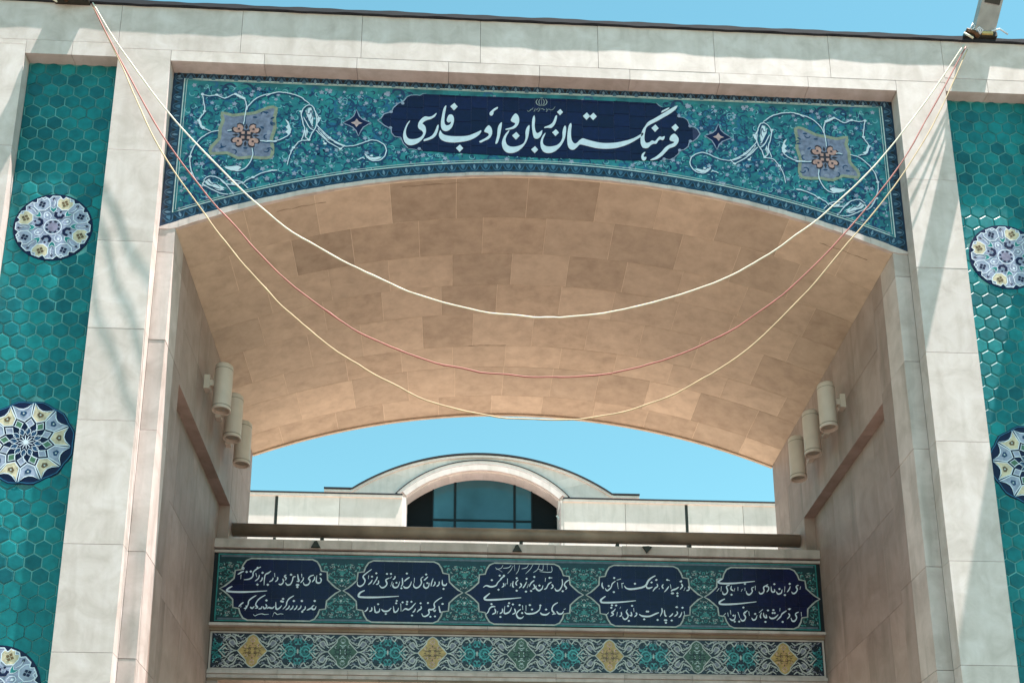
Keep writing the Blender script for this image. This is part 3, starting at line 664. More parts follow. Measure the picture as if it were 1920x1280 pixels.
# the two pale flower patches
KND = KNP = None; LAV2 = glaze('pale_mauve_glaze', (0.27, 0.27, 0.36))
patch = tile(*TA, [(480,380),(560,400),(650,390),(740,380),(840,340),(900,345),(885,420),(890,500),(862,580),(872,650),(860,720),(780,730),(700,722),(600,730),(520,690),(395,695),(400,640),(460,580),(465,500),(490,440)])
PATCH = glaze('grey_lavender_glaze', (0.185, 0.195, 0.29), var=0.35); PATCHE = glaze('sand_glaze', (0.27, 0.28, 0.20))
for q in (1, -1):
    pp = [(q*x, z) for x, z in patch]
    fl = local(name_p, MB().poly(pp, YN-0.0045, YN-0.0015).build('flower_patch', PATCH))
    e = MB(); ribbon(e, pp, 0.05, YN-0.0052, 2, closed=True); stuff(e.build('patch_edge', PATCHE, fl))
    kx, kz = tile(*TA, [(665, 555)])[0]; kx *= q
    kn = MB(); kd = MB()
    for k in range(4):
        a = PI/4+k*PI/2
        heart = [(0.085, 0), (0.12, 0.062), (0.165, 0.078), (0.205, 0.062), (0.215, 0.030), (0.178, 0.0), (0.215, -0.030), (0.205, -0.062), (0.165, -0.078), (0.12, -0.062)]
        kd.poly(radial((kx, kz), a, [(0.06+(rr_-0.06)*1.13, ss_*1.30) for rr_, ss_ in heart]), YN-0.0078-k*2e-4)
        kn.poly(radial((kx, kz), a, heart), YN-0.0100-k*1e-4)
        kd.poly(radial((kx, kz), a, [(0.125, 0), (0.15, 0.022), (0.17, 0), (0.15, -0.022)]), YN-0.0112-k*1e-4)
        kd.poly(radial((kx, kz), a+PI/4, [(0.10, 0), (0.14, 0.022), (0.20, 0), (0.14, -0.022)]), YN-0.0073-k*1e-4)
        cc = radial((kx, kz), a, [(0.058, 0)])[0]
        kd.poly(ell(cc, .062, .062, 8), YN-0.0092-k*1e-4)
        kn.poly(radial(cc, a, [(-.032, 0), (0, .034), (.036, 0), (0, -.034)]), YN-0.0108-k*1e-4)
    KND = KND if q < 0 else glaze('dark_brown_glaze', (0.030, 0.012, 0.016)); KNP = KNP if q < 0 else glaze('salmon_glaze', (0.50, 0.27, 0.23))
    kd.build('knot_ground', KND, fl); kn.build('knot_petals', KNP, fl)
    nb = MB(); nm_ = MB(); pr_ = random.Random(21)
    for k in range(60):
        px_ = kx+q*pr_.uniform(-.62, .62); pz_ = kz+pr_.uniform(-.42, .42)
        if not inside((px_, pz_), pp) or math.hypot(px_-kx, pz_-kz) < .22: continue
        a = pr_.uniform(0, 6.28); a = a if q > 0 else PI-a
        if k % 3 == 0: curl_ = [(px_+math.cos(a+t)*.05*(1-.1*t), pz_+math.sin(a+t)*.05*(1-.1*t)) for t in (0, .8, 1.6, 2.4, 3.2)]; ribbon(nb, curl_, .018, YN-.0063, 2)
        elif k % 3 == 1: nb.poly(ell((px_, pz_), 0.036, 0.016, 7, a), YN-0.0062-k*1e-5)
        else: nm_.poly(ell((px_, pz_), 0.045, 0.028, 7, a), YN-0.0054-k*1e-5)
    stuff(nb.build('patch_leaves', DKBLUE, fl)); stuff(nm_.build('patch_blossoms', LAV2, fl))
# four-pointed navy stars beside the cartouche
star = [(800,365),(825,425),(855,450),(925,480),(860,520),(840,550),(815,598),(795,550),(765,520),(680,480),(745,445),(775,420)]
for q in (1, -1):
    sp = [(q*x, z) for x, z in tile(*TB, star)]
    so_ = local(name_p, MB().poly(sp, YN-0.008, YN-0.001).build('star', NAVY))
    e = MB(); ribbon(e, sp, 0.016, YN-0.0098, 1, closed=True); e.build('star_rim', LAV, so_)
    c = tile(*TB, [(800, 482)])[0]; MB().poly([(q*c[0]+dx, c[1]+dz) for dx, dz in ((0, .075), (.03, .025), (.085, 0), (.03, -.025), (0, -.075), (-.03, -.025), (-.085, 0), (-.03, .025))], YN-0.0105).build('star_heart', PINK, so_)
# dense scrollwork between them
inner_o = [(-A+0.23+2*(A-0.23)*i/60, pz(-A+0.23+2*(A-0.23)*i/60)+0.20) for i in range(61)]+[(A-0.23, 15.02), (-A+0.23, 15.02)]
lay = {k: MB() for k in ('dk', 'mid', 'gr', 'cy', 'lav')}
def curl(mb, x, z, r, a, sgn, w, y, turns=0.62):
    pts = []
    for i in range(7):
        t = i/6; rr = r*(1-0.72*t); th = a+sgn*t*turns*2*PI; pts.append((x+rr*math.cos(th), z+rr*math.sin(th)))
    ribbon(mb, pts, w, y, 2, taper=(.15, .5))
def leaf(mb, x, z, l, w, a, y):
    _lay[0] = (_lay[0]+1) % 40
    mb.poly([rot(p, a, (x, z)) for p in ((-l, 0), (-l*.3, w), (l*.4, w*.8), (l, 0), (l*.3, -w*.5), (-l*.4, -w*.6))], y-_lay[0]*2.5e-5)
def flower(mb, x, z, r, y):
    _lay[0] = (_lay[0]+1) % 40; a0 = rnd.uniform(0, 6)
    mb.poly([(x+math.cos(a0+k*PI/5)*r*(1 if k % 2 else .55), z+math.sin(a0+k*PI/5)*r*(1 if k % 2 else .55)) for k in range(10)], y-_lay[0]*2.5e-5)
ymap = {'dk': YN-0.0022, 'mid': YN-0.0012, 'gr': YN-0.0017, 'cy': YN-0.0034, 'lav': YN-0.0030}
for i in range(3900):
    x = -rnd.uniform(0, A-.24); z = rnd.uniform(12.6, 15.0)
    if not inside((x, z), inner_o) or inside((x, z), cart) or (abs(x) < 3.2 and inside((x, z), cart)): continue
    if inside((x, z), patch): continue
    r = rnd.random(); a = rnd.uniform(0, 6.28); sg = rnd.choice((-1, 1))
    for q in (1, -1):
        aa = a if q > 0 else PI-a
        if r < 0.03: curl(lay['dk'], q*x, z, 0.15, aa, sg*q, 0.036, ymap['dk'])
        elif r < 0.27: curl(lay['dk'], q*x, z, 0.035+0.06*((i*7) % 10)/10, aa, sg*q, 0.018, ymap['dk'])
        elif r < 0.36: curl(lay['mid'], q*x, z, 0.10, aa, sg*q, 0.04, ymap['mid'])
        elif r < 0.52: leaf(lay['gr'], q*x, z, 0.05, 0.022, aa, ymap['gr'])
        elif r < 0.70: leaf(lay['dk'], q*x, z, 0.036, 0.014, aa, ymap['dk'])
        elif r < 0.86: leaf(lay['cy'], q*x, z, 0.026, 0.010, aa, ymap['cy'])
        elif r < 0.955: flower(lay['lav'], q*x, z, 0.018+0.030*((i*3) % 10)/10, ymap['lav'])
        else: curl(lay['cy'], q*x, z, 0.06, aa, sg*q, 0.012, ymap['cy'])
for k, mt, nm in (('dk', DKBLUE, 'dark_scrolls'), ('mid', MIDBLUE, 'blue_scrolls'), ('gr', GREENT, 'green_leaves'), ('cy', CYANL, 'pale_leaves'), ('lav', LAV, 'small_blossoms')):
    local(name_p, stuff(lay[k].build(nm, mt)))
local(name_p, stuff(sh.build('arabesque_shade_line', DKBLUE)))
local(name_p, stuff(wl.build('arabesque_line', WHITE)))
local(name_p, stuff(wfi.build('arabesque_blossoms', WHITE)))
# border: navy strip, two fine lines, palmettes
def offset_path(d, n=90):
    top = 15.19-d*0.55; p = [(-A+d, top), (A-d, top)]
    bot = [(A-d-2*(A-d)*i/n, pz(A-d-2*(A-d)*i/n)+d*1.03) for i in range(n+1)]
    return [(-A+d, top)]+[(-A+d+2*(A-d)*i/40, top) for i in range(1, 41)]+bot
bd = MB(); o1 = offset_path(0.0); o2 = offset_path(0.155)
for i in range(len(o1)):
    j = (i+1) % len(o1)
    bd.add([(o1[i][0], YN-.0045, o1[i][1]), (o1[j][0], YN-.0045, o1[j][1]), (o2[j][0], YN-.0045, o2[j][1]), (o2[i][0], YN-.0045, o2[i][1])], [(0, 3, 2, 1)])
local(name_p, bd.build('border_strip', glaze('blue_black_border_glaze', (0.006, 0.030, 0.070))))
ln = MB(); ribbon(ln, offset_path(0.165), 0.016, YN-.0065, 1, closed=True); ribbon(ln, offset_path(0.200), 0.009, YN-.0060, 1, closed=True)
local(name_p, stuff(ln.build('border_line', WHITE2)))
pal = MB(); drk = MB(); pal2 = MB()
def along(path, step):
    acc = 0; out = []; n = len(path)
    for i in range(n):
        a = path[i]; b = path[(i+1) % n]; l = math.hypot(b[0]-a[0], b[1]-a[1])
        while acc < l and l > 0:
            t = acc/l; out.append((a[0]+(b[0]-a[0])*t, a[1]+(b[1]-a[1])*t, (b[0]-a[0])/l, (b[1]-a[1])/l)); acc += step
        acc -= l
    return out
for i, (x, z, dx, dz) in enumerate(along(offset_path(0.085), 0.165)):
    nx_, nz_ = dz, -dx
    f = lambda s_, h: (x+dx*s_+nx_*h, z+dz*s_+nz_*h)
    if i % 2: pal.poly([f(-.028, .05), f(-.03, .02), f(0, -.03), f(.03, .02), f(.028, .05)][::-1], YN-.0068)
    else: pal2.poly([f(-.008, .05), f(-.02, .0), f(0, -.04), f(.02, .0), f(.008, .05)][::-1], YN-.0070)
    ribbon(pal, [f(-.075, .05), f(-.04, -.03), f(0, -.055), f(.04, -.03), f(.075, .05)], 0.012, YN-.0064, 2)
    drk.poly([f(.055, -.01), f(.0825, -.045), f(.11, -.01), f(.0825, .02)], YN-.0072)
local(name_p, stuff(pal.build('border_palmettes', glaze('slate_blue_glaze', (0.05, 0.13, 0.21))))); local(name_p, stuff(pal2.build('border_buds', glaze('steel_blue_glaze', (0.13, 0.22, 0.31))))); local(name_p, stuff(drk.build('border_darts', BLACKG)))

# ------------------------------------------------------------------ verse panel on the crossbeam
verse = thing('verse_panel', 'long tile panel of five navy cartouches with white Persian verse above the floral frieze', 'sign', (0, YB, 8.37))
VX0, VX1, VZ0, VZ1 = -5.27, 5.27, 8.385, 9.628
local(verse, box('tile_ground', VX0, VX1, YB+0.012, YB+0.03, VZ0, VZ1, glaze('deep_teal_glaze', (0.006, 0.030, 0.040))))
bl = MB()
for (x0, x1, z0, z1) in ((VX0, VX1, VZ1-.02, VZ1), (VX0, VX1, VZ0, VZ0+.02), (VX0, VX0+.02, VZ0+.021, VZ1-.021), (VX1-.02, VX1, VZ0+.021, VZ1-.021)):
    bl.box(x0, x1, YB+.008, YB+.013, z0, z1)
local(verse, bl.build('thin_border', GREENT))
bl = MB()
for (x0, x1, z0, z1) in ((VX0+.05, VX1-.05, VZ1-.060, VZ1-.026), (VX0+.05, VX1-.05, VZ0+.026, VZ0+.060)):
    bl.box(x0, x1, YB+.007, YB+.0125, z0, z1)
local(verse, bl.build('grey_band', glaze('grey_band_glaze', (0.10, 0.13, 0.17))))
VT = {1: ((400, 1025), 7.68), 2: ((650, 1030), 8.727), 3: ((870, 1030), 8.348), 4: ((1100, 1035), 8.348), 5: ((1320, 1040), 8.348)}
pitch_c = (VX1-VX0-0.10)/5
shape = [(0.0, 0.0), (0.04, 0.09), (0.074, 0.20), (0.112, 0.34), (0.118, 0.60), (0.168, 0.63), (0.180, 0.78), (0.205, 0.93), (0.245, 1.0), (0.5, 1.0)]
hz = (VZ1-VZ0)/2; mz = (VZ1+VZ0)/2
def cart_outline(cx):
    q = [(u-0.5, v*0.915*hz) for u, v in shape]
    up_l = [(cx+u*pitch_c*0.985, mz+v) for u, v in q]
    up_r = [(cx-u*pitch_c*0.985, mz+v) for u, v in q[:-1]][::-1]
    lo_r = [(cx-u*pitch_c*0.985, mz-v) for u, v in q[1:]]
    lo_l = [(cx+u*pitch_c*0.985, mz-v) for u, v in q[1:-1]][::-1]
    return up_l+up_r+lo_r+lo_l
tips = [at(u, v, YB).x for u, v in ((411, 1098), (640, 1104), (871, 1111), (1095, 1116), (1321.5, 1119), (1536, 1119))]
pitch_c = (tips[5]-tips[0])/5; mz = sum(at(u, v, YB).z for u, v in ((640, 1104), (871, 1111), (1095, 1116), (1321.5, 1119)))/4
cl = [(a+b)/2 for a, b in zip(tips, tips[1:])]
vrim = MB(); orn = {k: MB() for k in ('te', 'cr', 'dk', 'wh')}
LET = {
1: """1535,440 1555,470 1540,510 1500,515 1482,485 1492,405|1460,425 1455,465 1420,505|1448,402 1400,418 1372,450 1395,490 1365,540 1315,545 1295,505|1300,435 1290,475 1255,515|1272,385 1275,440|1215,390 1222,450 1235,490 1200,490|1185,425 1150,432 1140,480 1110,535 1065,545 1040,510|1050,400 1025,420 1050,450 1030,480|1000,455 1010,500 975,540 940,530|925,430 925,470 890,500|882,375 886,430|862,440 850,475 805,500|830,345 790,375 755,392 738,440 730,550|705,435 700,470 670,500|665,400 650,450 600,490|612,375 625,430|685,285 620,320 575,365 570,420 520,460 440,470|400,395 395,460|440,345 400,365 350,395|275,565 225,590 195,630 300,645 500,645 775,630
1480,850 1465,890 1430,895 1420,860 1455,835|1415,870 1395,885 1345,910|1325,850 1320,890 1285,915|1265,840 1255,875 1215,905|1205,840 1195,875 1160,905|1150,840 1140,875 1100,905|1095,840 1085,875 1040,905|1160,700 1095,740 1060,790 1050,840 1000,895|985,840 950,880 905,890 900,790|880,850 850,880 800,870 770,890|755,820 770,860 735,885 715,850|700,850 690,880 650,890|750,690 680,730 630,780 610,830 640,870 600,880|590,850 560,880 530,860|620,695 560,730 510,775 500,830 455,910|470,840 480,870 440,885|435,795 395,825 365,860|400,840 395,870
1010,965 960,960 920,970 880,940 850,1005|800,965 740,970 700,960 640,970 600,990 575,965""",
2: """1640,545 1620,580 1570,570 1565,490|1515,520 1510,570 1470,600|1440,520 1445,560 1410,600|1415,470 1390,540 1380,600|1350,540 1340,600 1300,628 1262,600 1265,550|1330,440 1290,480 1262,500|1255,440 1215,475 1225,540 1190,600 1140,625 1100,600 1095,550|1110,460 1105,540|1060,520 1040,580 1000,620 950,620 930,590|1030,450 970,490 945,520|910,460 915,560 890,600|870,520 840,600 790,620 755,590 765,540|790,430 790,460 755,490|745,520 720,600|735,440 710,470|700,460 660,480 640,500 660,560 620,610 570,620 535,580|520,500 520,550 480,570|500,440 490,480 430,570|420,490 400,530 350,575|360,420 355,480|410,320 340,370 280,420 270,450 300,500 280,560 220,600 175,570 180,520|295,665 225,700 195,745 230,775 500,778 855,760
1590,885 1550,890|1510,920 1530,1020 1550,1010|1460,980 1440,1005 1420,985|1560,780 1490,820 1430,880 1440,950 1390,980 1340,980 1350,1040 1300,1085 1250,1085 1228,1040|1215,920 1220,960 1180,990 1150,1025|1125,960 1110,1000 1080,1025|1130,870 1085,920 1060,950 1010,980 960,965 910,1005|885,880 890,1010|850,950 830,1000 780,1020 765,920|730,950 680,1000 610,1005 570,970|540,960 530,1010 470,1020 455,920|410,940 410,990 370,1010|345,940 335,980 290,1015""",
3: """1650,470 1600,500 1570,550 1605,600 1585,620|1535,460 1540,540 1500,625 1445,640 1420,600|1375,540 1395,580 1360,610|1380,440 1330,440|1370,505 1320,540 1290,600 1250,620|1275,440 1270,500|1235,560 1220,610 1170,640 1125,600 1135,560|1090,540 1110,590 1070,620|1100,480 1050,520 1020,580|1010,540 985,600|980,500 950,560 920,600|880,520 900,560 860,600|850,470 810,520 830,560|770,490 760,560 780,590|740,520 720,570|680,450 680,540|660,520 640,570|615,520 625,560 590,590|640,410 590,440 560,480|590,455 530,510 500,560 420,580 350,560 300,590|405,680 345,730 320,760 360,785 600,775 895,750
1590,920 1560,940|1560,960 1530,1000 1480,1000 1450,960|1440,1000 1400,1010|1470,825 1400,870 1375,940 1410,990 1380,1015|1340,980 1290,1015 1220,1010 1195,980|1190,860 1185,930 1130,980 1060,1000 980,1000 950,970|970,870 970,960|915,870 920,940|890,930 850,960 820,1010 850,1065 900,1070 935,1040|790,920 805,980 755,1010|745,900 720,960 680,990 630,990 640,880|600,920 600,970 560,1000|530,960 515,1005|480,920 495,980 440,1010|490,890 440,890 400,920 380,970 345,1010
1370,260 1365,350 1180,340|1300,220 1305,320|1240,230 1230,320 1160,300|1180,230 1150,310 1080,360|1080,230 1040,300 960,380|1010,230 980,280 900,300|870,240 850,330 810,385|790,230 795,330|770,250 730,320 680,375|740,240 700,280 610,290|610,240 580,290 500,310|490,280 600,350""",
4: """1590,530 1605,580 1560,600|1540,550 1520,600|1490,440 1450,460|1480,490 1500,530 1460,580|1440,540 1400,570 1340,590 1320,610|1310,500 1320,570|1285,530 1260,570 1215,620|1300,440 1250,430|1200,500 1180,530 1200,570|1140,560 1130,575|1100,490 1110,530 1070,560 1035,610|1085,430 1070,440|1030,540 980,560 940,550 930,490|1075,365 1010,400 960,450 930,510 860,550 700,575 620,560 590,520|550,480 555,560|580,480 540,490|480,470 490,550|535,415 470,435|450,450 400,490 380,550 320,600 290,560|345,520 350,530|245,470 240,520 265,570|500,560 490,570|295,685 235,730 220,760 260,785 500,780 770,755
1525,920 1535,990|1490,930 1470,990 1440,1020|1430,860 1385,855|1410,920 1420,960 1370,1005|1350,950 1330,980 1290,1010|1215,900 1225,980 1250,1000|1175,870 1180,930 1150,1000|1130,940 1080,960 980,1000 870,995 820,965|770,940 785,970 745,1010|735,870 740,930|695,930 705,990 670,980|640,890 620,930 650,990 620,1040 580,1040 560,1000|540,930 545,980 510,1005|480,930 470,1000|530,850 520,880|450,880 420,920 390,940 420,970 370,1000|345,940 300,980""",
5: """1510,490 1500,540|1480,470 1440,490 1460,540 1430,590 1390,600 1370,570|1350,490 1330,540 1300,580|1265,490 1260,580|1220,540 1210,590 1160,610 1130,570|1100,530 1105,570 1060,570 1050,490|1010,490 1010,540 980,580|1000,460 950,490 930,510 940,560 910,600 870,600 860,570|800,480 805,550|780,500 745,520 755,570 710,620 670,600 660,560|640,510 640,560|600,530 580,570|530,500 530,560|480,520 470,570|430,480 420,530 460,560|400,470 350,490 370,560 340,610 300,610 290,570|270,490 265,570|235,520 200,570|290,375 240,400 225,430 300,445 500,440 795,410|325,685 260,720 240,750 280,770 500,765 820,730
1520,890 1525,960|1480,890 1430,920 1450,980 1420,1030 1380,1030 1360,980|1360,840 1310,845|1320,910 1340,950 1300,1000|1290,870 1220,920 1200,960 1140,1020|1190,830 1185,880|1160,930 1110,980 1050,990 1020,960|970,930 980,980 940,960 930,900|900,900 880,950 890,990|920,850 860,900|830,940 810,1000 770,1015 745,980|700,880 710,950|680,870 620,910 650,970 630,1020 590,1025 570,990|530,890 560,980|490,930 480,1000 440,1020 400,990|410,860 420,930|370,900 380,960|340,910 300,950"""}
DOTS = {1: [(1545,392),(1205,545),(1222,545),(1210,575),(1120,398),(785,542),(635,540),(710,370),(540,352),(480,358),(430,312),(640,300),(1275,775),(1160,775),(1005,745),(1000,785),(765,768),(1460,775),(1280,930),(430,300),(980,780)],
        2: [(1585,640),(1300,405),(985,390),(895,630),(725,395),(660,395),(485,385),(415,440),(815,540),(1320,545),(1570,885),(1330,870),(1210,875),(1060,850),(990,850),(985,890),(915,860),(820,835),(810,875),(515,890),(640,1050),(1070,1075),(1370,1095),(1445,1090)],
        3: [(1545,648),(1340,440),(1180,560),(1100,425),(980,455),(970,655),(1050,645),(825,445),(825,640),(560,405),(625,405),(540,625),(435,475),(1195,870),(1030,865),(1065,935),(1285,935),(870,865),(765,855),(705,835),(690,880),(570,1050),(910,990),(430,850)],
        4: [(1475,455),(1420,640),(1335,640),(1420,680),(1350,640),(1260,430),(1090,430),(1015,470),(755,490),(430,400),(425,620),(345,525),(1500,865),(1410,855),(1330,1065),(1245,1060),(1225,1060),(1240,1100),(1110,1055),(960,925),(940,925),(900,1045),(710,835),(660,1070),(460,830),(395,825),(385,865)],
        5: [(1340,450),(1265,625),(1180,530),(1100,455),(430,620),(640,450),(985,490),(1335,845),(1230,1045),(1085,860),(1075,905),(1105,905),(1000,865),(960,1045),(800,920),(615,820),(550,1040),(460,945),(480,1040),(640,900)]}
def vt(i, pts, y=YB): return tile(*VT[i], pts, y)
JD = glaze('ink_joint', (0.008, 0.009, 0.030))
for i, cx in enumerate(cl):
    oc = cart_outline(cx)
    c_o = local(verse, MB().poly(oc, YB+0.004, YB+0.012).build('cartouche', JD))
    ribbon(vrim, oc, 0.026, YB+0.0005, 1, closed=True)
    x = cx-pitch_c/2-rnd.uniform(0, .1); sq = 0.245
    while x < cx+pitch_c/2:
        for k in range(6):
            za = VZ0-0.06+k*0.243
            p = clip_box(oc, x+.002, x+sq-.002, za+.002, za+.243-.002)
            if len(p) > 2 and abs(area(p)) > 6e-4: MB().poly(p, YB+0.001+rnd.uniform(-.0005, .0005), YB+0.005).build('navy_tile', NAVY, c_o)
        x += sq
    lt = MB(); sc = VT[i+1][1]
    for ln_ in LET[i+1].split('\n'):
        for st in ln_.split('|'):
            pts = [tuple(map(float, q.split(','))) for q in st.split()]
            small = (i == 2 and ln_.startswith('1370')) or (i == 0 and ln_.startswith('1010'))
            wdt = 0.013 if small else 0.032
            long_ = abs(pts[0][0]-pts[-1][0]) > 400
            ribbon(lt, vt(i+1, pts), 0.034 if long_ else wdt, YB-0.0035, 3, pen=0.0 if long_ else 0.45, taper=(.5, .35))
    for (dx, dy) in DOTS[i+1]:
        lt.poly(vt(i+1, [(dx, dy-18), (dx+21, dy), (dx, dy+18), (dx-21, dy)]), YB-0.004-dx*1e-7)
    local(verse, stuff(lt.build('verse_lettering', WHITE)))
local(verse, stuff(vrim.build('cartouche_rims', glaze('pale_rim_glaze', (0.40, 0.43, 0.42)))))
# scrollwork in the spandrels, mirrored on both axes about each waist
carts = [cart_outline(cx) for cx in cl]
for wi in range(6):
    wx = tips[wi]
    loc = random.Random(5)
    for k in range(230):
        u = loc.uniform(0, 0.36*pitch_c); v = loc.uniform(0.03, 0.80)*hz
        kind = loc.random(); a = loc.uniform(0, 6.28); sg = loc.choice((-1, 1)); rr = loc.uniform(.02, .055)
        for qx in (1, -1):
            for qz in (1, -1):
                x, z = wx+qx*u, mz+qz*v
                if not (VX0+.04 < x < VX1-.04): continue
                if any(inside((x, z), c) or inside((x+.03*qx, z-.03*qz), c) for c in carts): continue
                aa = a if qx > 0 else PI-a
                aa = aa if qz > 0 else -aa
                if kind < 0.30: curl(orn['te'], x, z, rr, aa, sg*qx*qz, 0.014, YB+0.009)
                elif kind < 0.55: leaf(orn['cr'], x, z, rr*.6, .011, aa, YB+0.0078)
                elif kind < 0.72: leaf(orn['dk'], x, z, rr*.8, .016, aa, YB+0.0085)
                elif kind < 0.86: leaf(orn['te'], x, z, rr*.8, .016, aa, YB+0.009)
                else: curl(orn['cr'], x, z, rr*.8, aa, sg*qx*qz, 0.010, YB+0.0078)
    for qz in (1, -1):
        for qx in (1, -1):
            fx, fz = wx+qx*0.20*pitch_c, mz+qz*0.62*hz
            if VX0 < fx < VX1:
                flower(orn['cr'], fx, fz, 0.058, YB+.007); flower(orn['dk'], fx, fz, 0.02, YB+.0058)
        if VX0+.1 < wx < VX1-.1:
            flower(orn['wh'], wx, mz+qz*0.30*hz, 0.028, YB+.007); flower(orn['te'], wx, mz+qz*0.52*hz, 0.06, YB+.0075)
for k, mt, nm in (('te', glaze('sea_green_glaze', (0.045, 0.22, 0.215)), 'teal_scrolls'), ('cr', WHITE3, 'cream_scrolls'), ('dk', BLACKG, 'dark_leaves'), ('wh', WHITE2, 'white_blossoms')):
    local(verse, stuff(orn[k].build(nm, mt)))

# ------------------------------------------------------------------ floral frieze
YF = 5.12
fr = thing('floral_frieze', 'narrow floral tile frieze with yellow and green lozenges under the verse panel', 'frieze', (0, YF, 7.55))
FX0, FX1, FZ0, FZ1 = -5.33, 5.33, 7.545, 8.228
local(fr, box('tile_ground', FX0, FX1, YF, YF+.03, FZ0, FZ1, glaze('blue_black_glaze', (0.010, 0.014, 0.030))))
fb = MB()
for (x0, x1, z0, z1) in ((FX0, FX1, FZ1-.028, FZ1), (FX0, FX1, FZ0, FZ0+.028), (FX0, FX0+.03, FZ0+.03, FZ1-.03), (FX1-.03, FX1, FZ0+.03, FZ1-.03)):
    fb.box(x0, x1, YF-.012, YF+.002, z0, z1)
local(fr, fb.build('pale_border', PILA))
fm = (FZ0+FZ1)/2; fh = (FZ1-FZ0)/2-0.035; half = 1.535/2
YELD = glaze('gold_glaze', (0.46, 0.31, 0.11)); GRND = glaze('moss_glaze', (0.05, 0.10, 0.065)); BRNM = glaze('tan_glaze', (0.13, 0.07, 0.03)); PINKD = glaze('coral_glaze', (0.50, 0.26, 0.17))
fo = {k: MB() for k in ('wh', 'te', 'tl', 'dk', 'lv', 'bl')}
loz = [(0, .97), (.07, .88), (.125, .74), (.14, .55), (.19, .40), (.25, .24), (.33, 0)]
SCR = [[(.14,.74),(.19,.56),(.265,.47),(.33,.40),(.39,.70),(.49,.86),(.58,.70),(.64,.52)], [(.64,.52),(.70,.80),(.80,.86),(.86,.66),(.93,.90)], [(.33,.0),(.42,.04),(.50,.18),(.57,.36),(.63,.30),(.69,.12),(.75,0)], [(.38,.36),(.43,.62),(.52,.50),(.46,.30),(.40,.20)],
       [(.20,.95),(.28,.80),(.36,.90),(.46,.97)], [(.50,.97),(.58,.88),(.66,.95)], [(.30,.22),(.36,.34),(.34,.50)], [(.72,.97),(.78,.93),(.90,.97)], [(.55,.05),(.60,.14),(.66,.04)]]
for k in range(-4, 5):
    cx = k*1.535
    if cx < FX0-1 or cx > FX1+1: continue
for k in range(-3, 4):
    cx = k*1.535
    ylw = k % 2 != 0
    lp = [(cx+u*half, fm+v*fh) for u, v in loz]+[(cx+u*half, fm-v*fh) for u, v in loz[:-1][::-1]]+[(cx-u*half, fm-v*fh) for u, v in loz[1:]]+[(cx-u*half, fm+v*fh) for u, v in loz[1:-1][::-1]]
    lz = local(fr, MB().poly(lp, YF-.004, YF).build('lozenge', YELD if ylw else GRND))
    lr = random.Random(4); lb = MB(); lp_ = MB()
    for _ in range(30):
        u = lr.uniform(0, .3); v = lr.uniform(0, .85); a = lr.uniform(0, 6.28); kd_ = lr.random()
        for qx in (1, -1):
            for qz in (1, -1):
                x, z = cx+qx*u*half, fm+qz*v*fh
                if not inside((x, z), lp) or not inside((x+qx*.03, z+qz*.04), lp): continue
                aa = a if qx > 0 else PI-a
                aa = aa if qz > 0 else -aa
                if kd_ < .5: curl(lb, x, z, .028, aa, qx*qz, .010, YF-.0052)
                else: leaf(lp_, x, z, .022, .009, aa, YF-.0054)
    stuff(lb.build('lozenge_scrolls', BRNM if ylw else BLACKG, lz)); stuff(lp_.build('lozenge_buds', WHITE2 if not ylw else PINKD, lz))
    ribbon(fo['wh'], lp, 0.020, YF-.0062, 1, closed=True)
    inn = MB(); inn2 = MB()
    for a in range(8):
        an = a*PI/4
        inn.poly(radial((cx, fm), an, [(.03, 0), (.065, .02), (.10, 0), (.065, -.02)] if a % 2 else [(.10, 0), (.125, .014), (.15, 0), (.125, -.014)]), YF-.0058-a*1e-5)
        for dz in (-.2, .2):
            inn2.poly(radial((cx, fm+dz), an, [(.02, 0), (.035, .010), (.055, 0), (.035, -.010)]), YF-.0056-a*1e-5)
    for dz in (-1, 1):
        for dx in (-1, 1):
            curl(inn2, cx+dx*.11, fm+dz*.09, .035, dx*1.2, dx*dz, .012, YF-.0056)
    inn.build('lozenge_star', BROWN if ylw else BLACKG, lz); stuff(inn2.build('lozenge_leaves', PINK if ylw else WHITE3, lz))
loc = random.Random(11)
fill = [(loc.uniform(.16, 1), loc.uniform(0, .95), loc.random(), loc.uniform(0, 6.28), loc.choice((-1, 1))) for _ in range(110)]
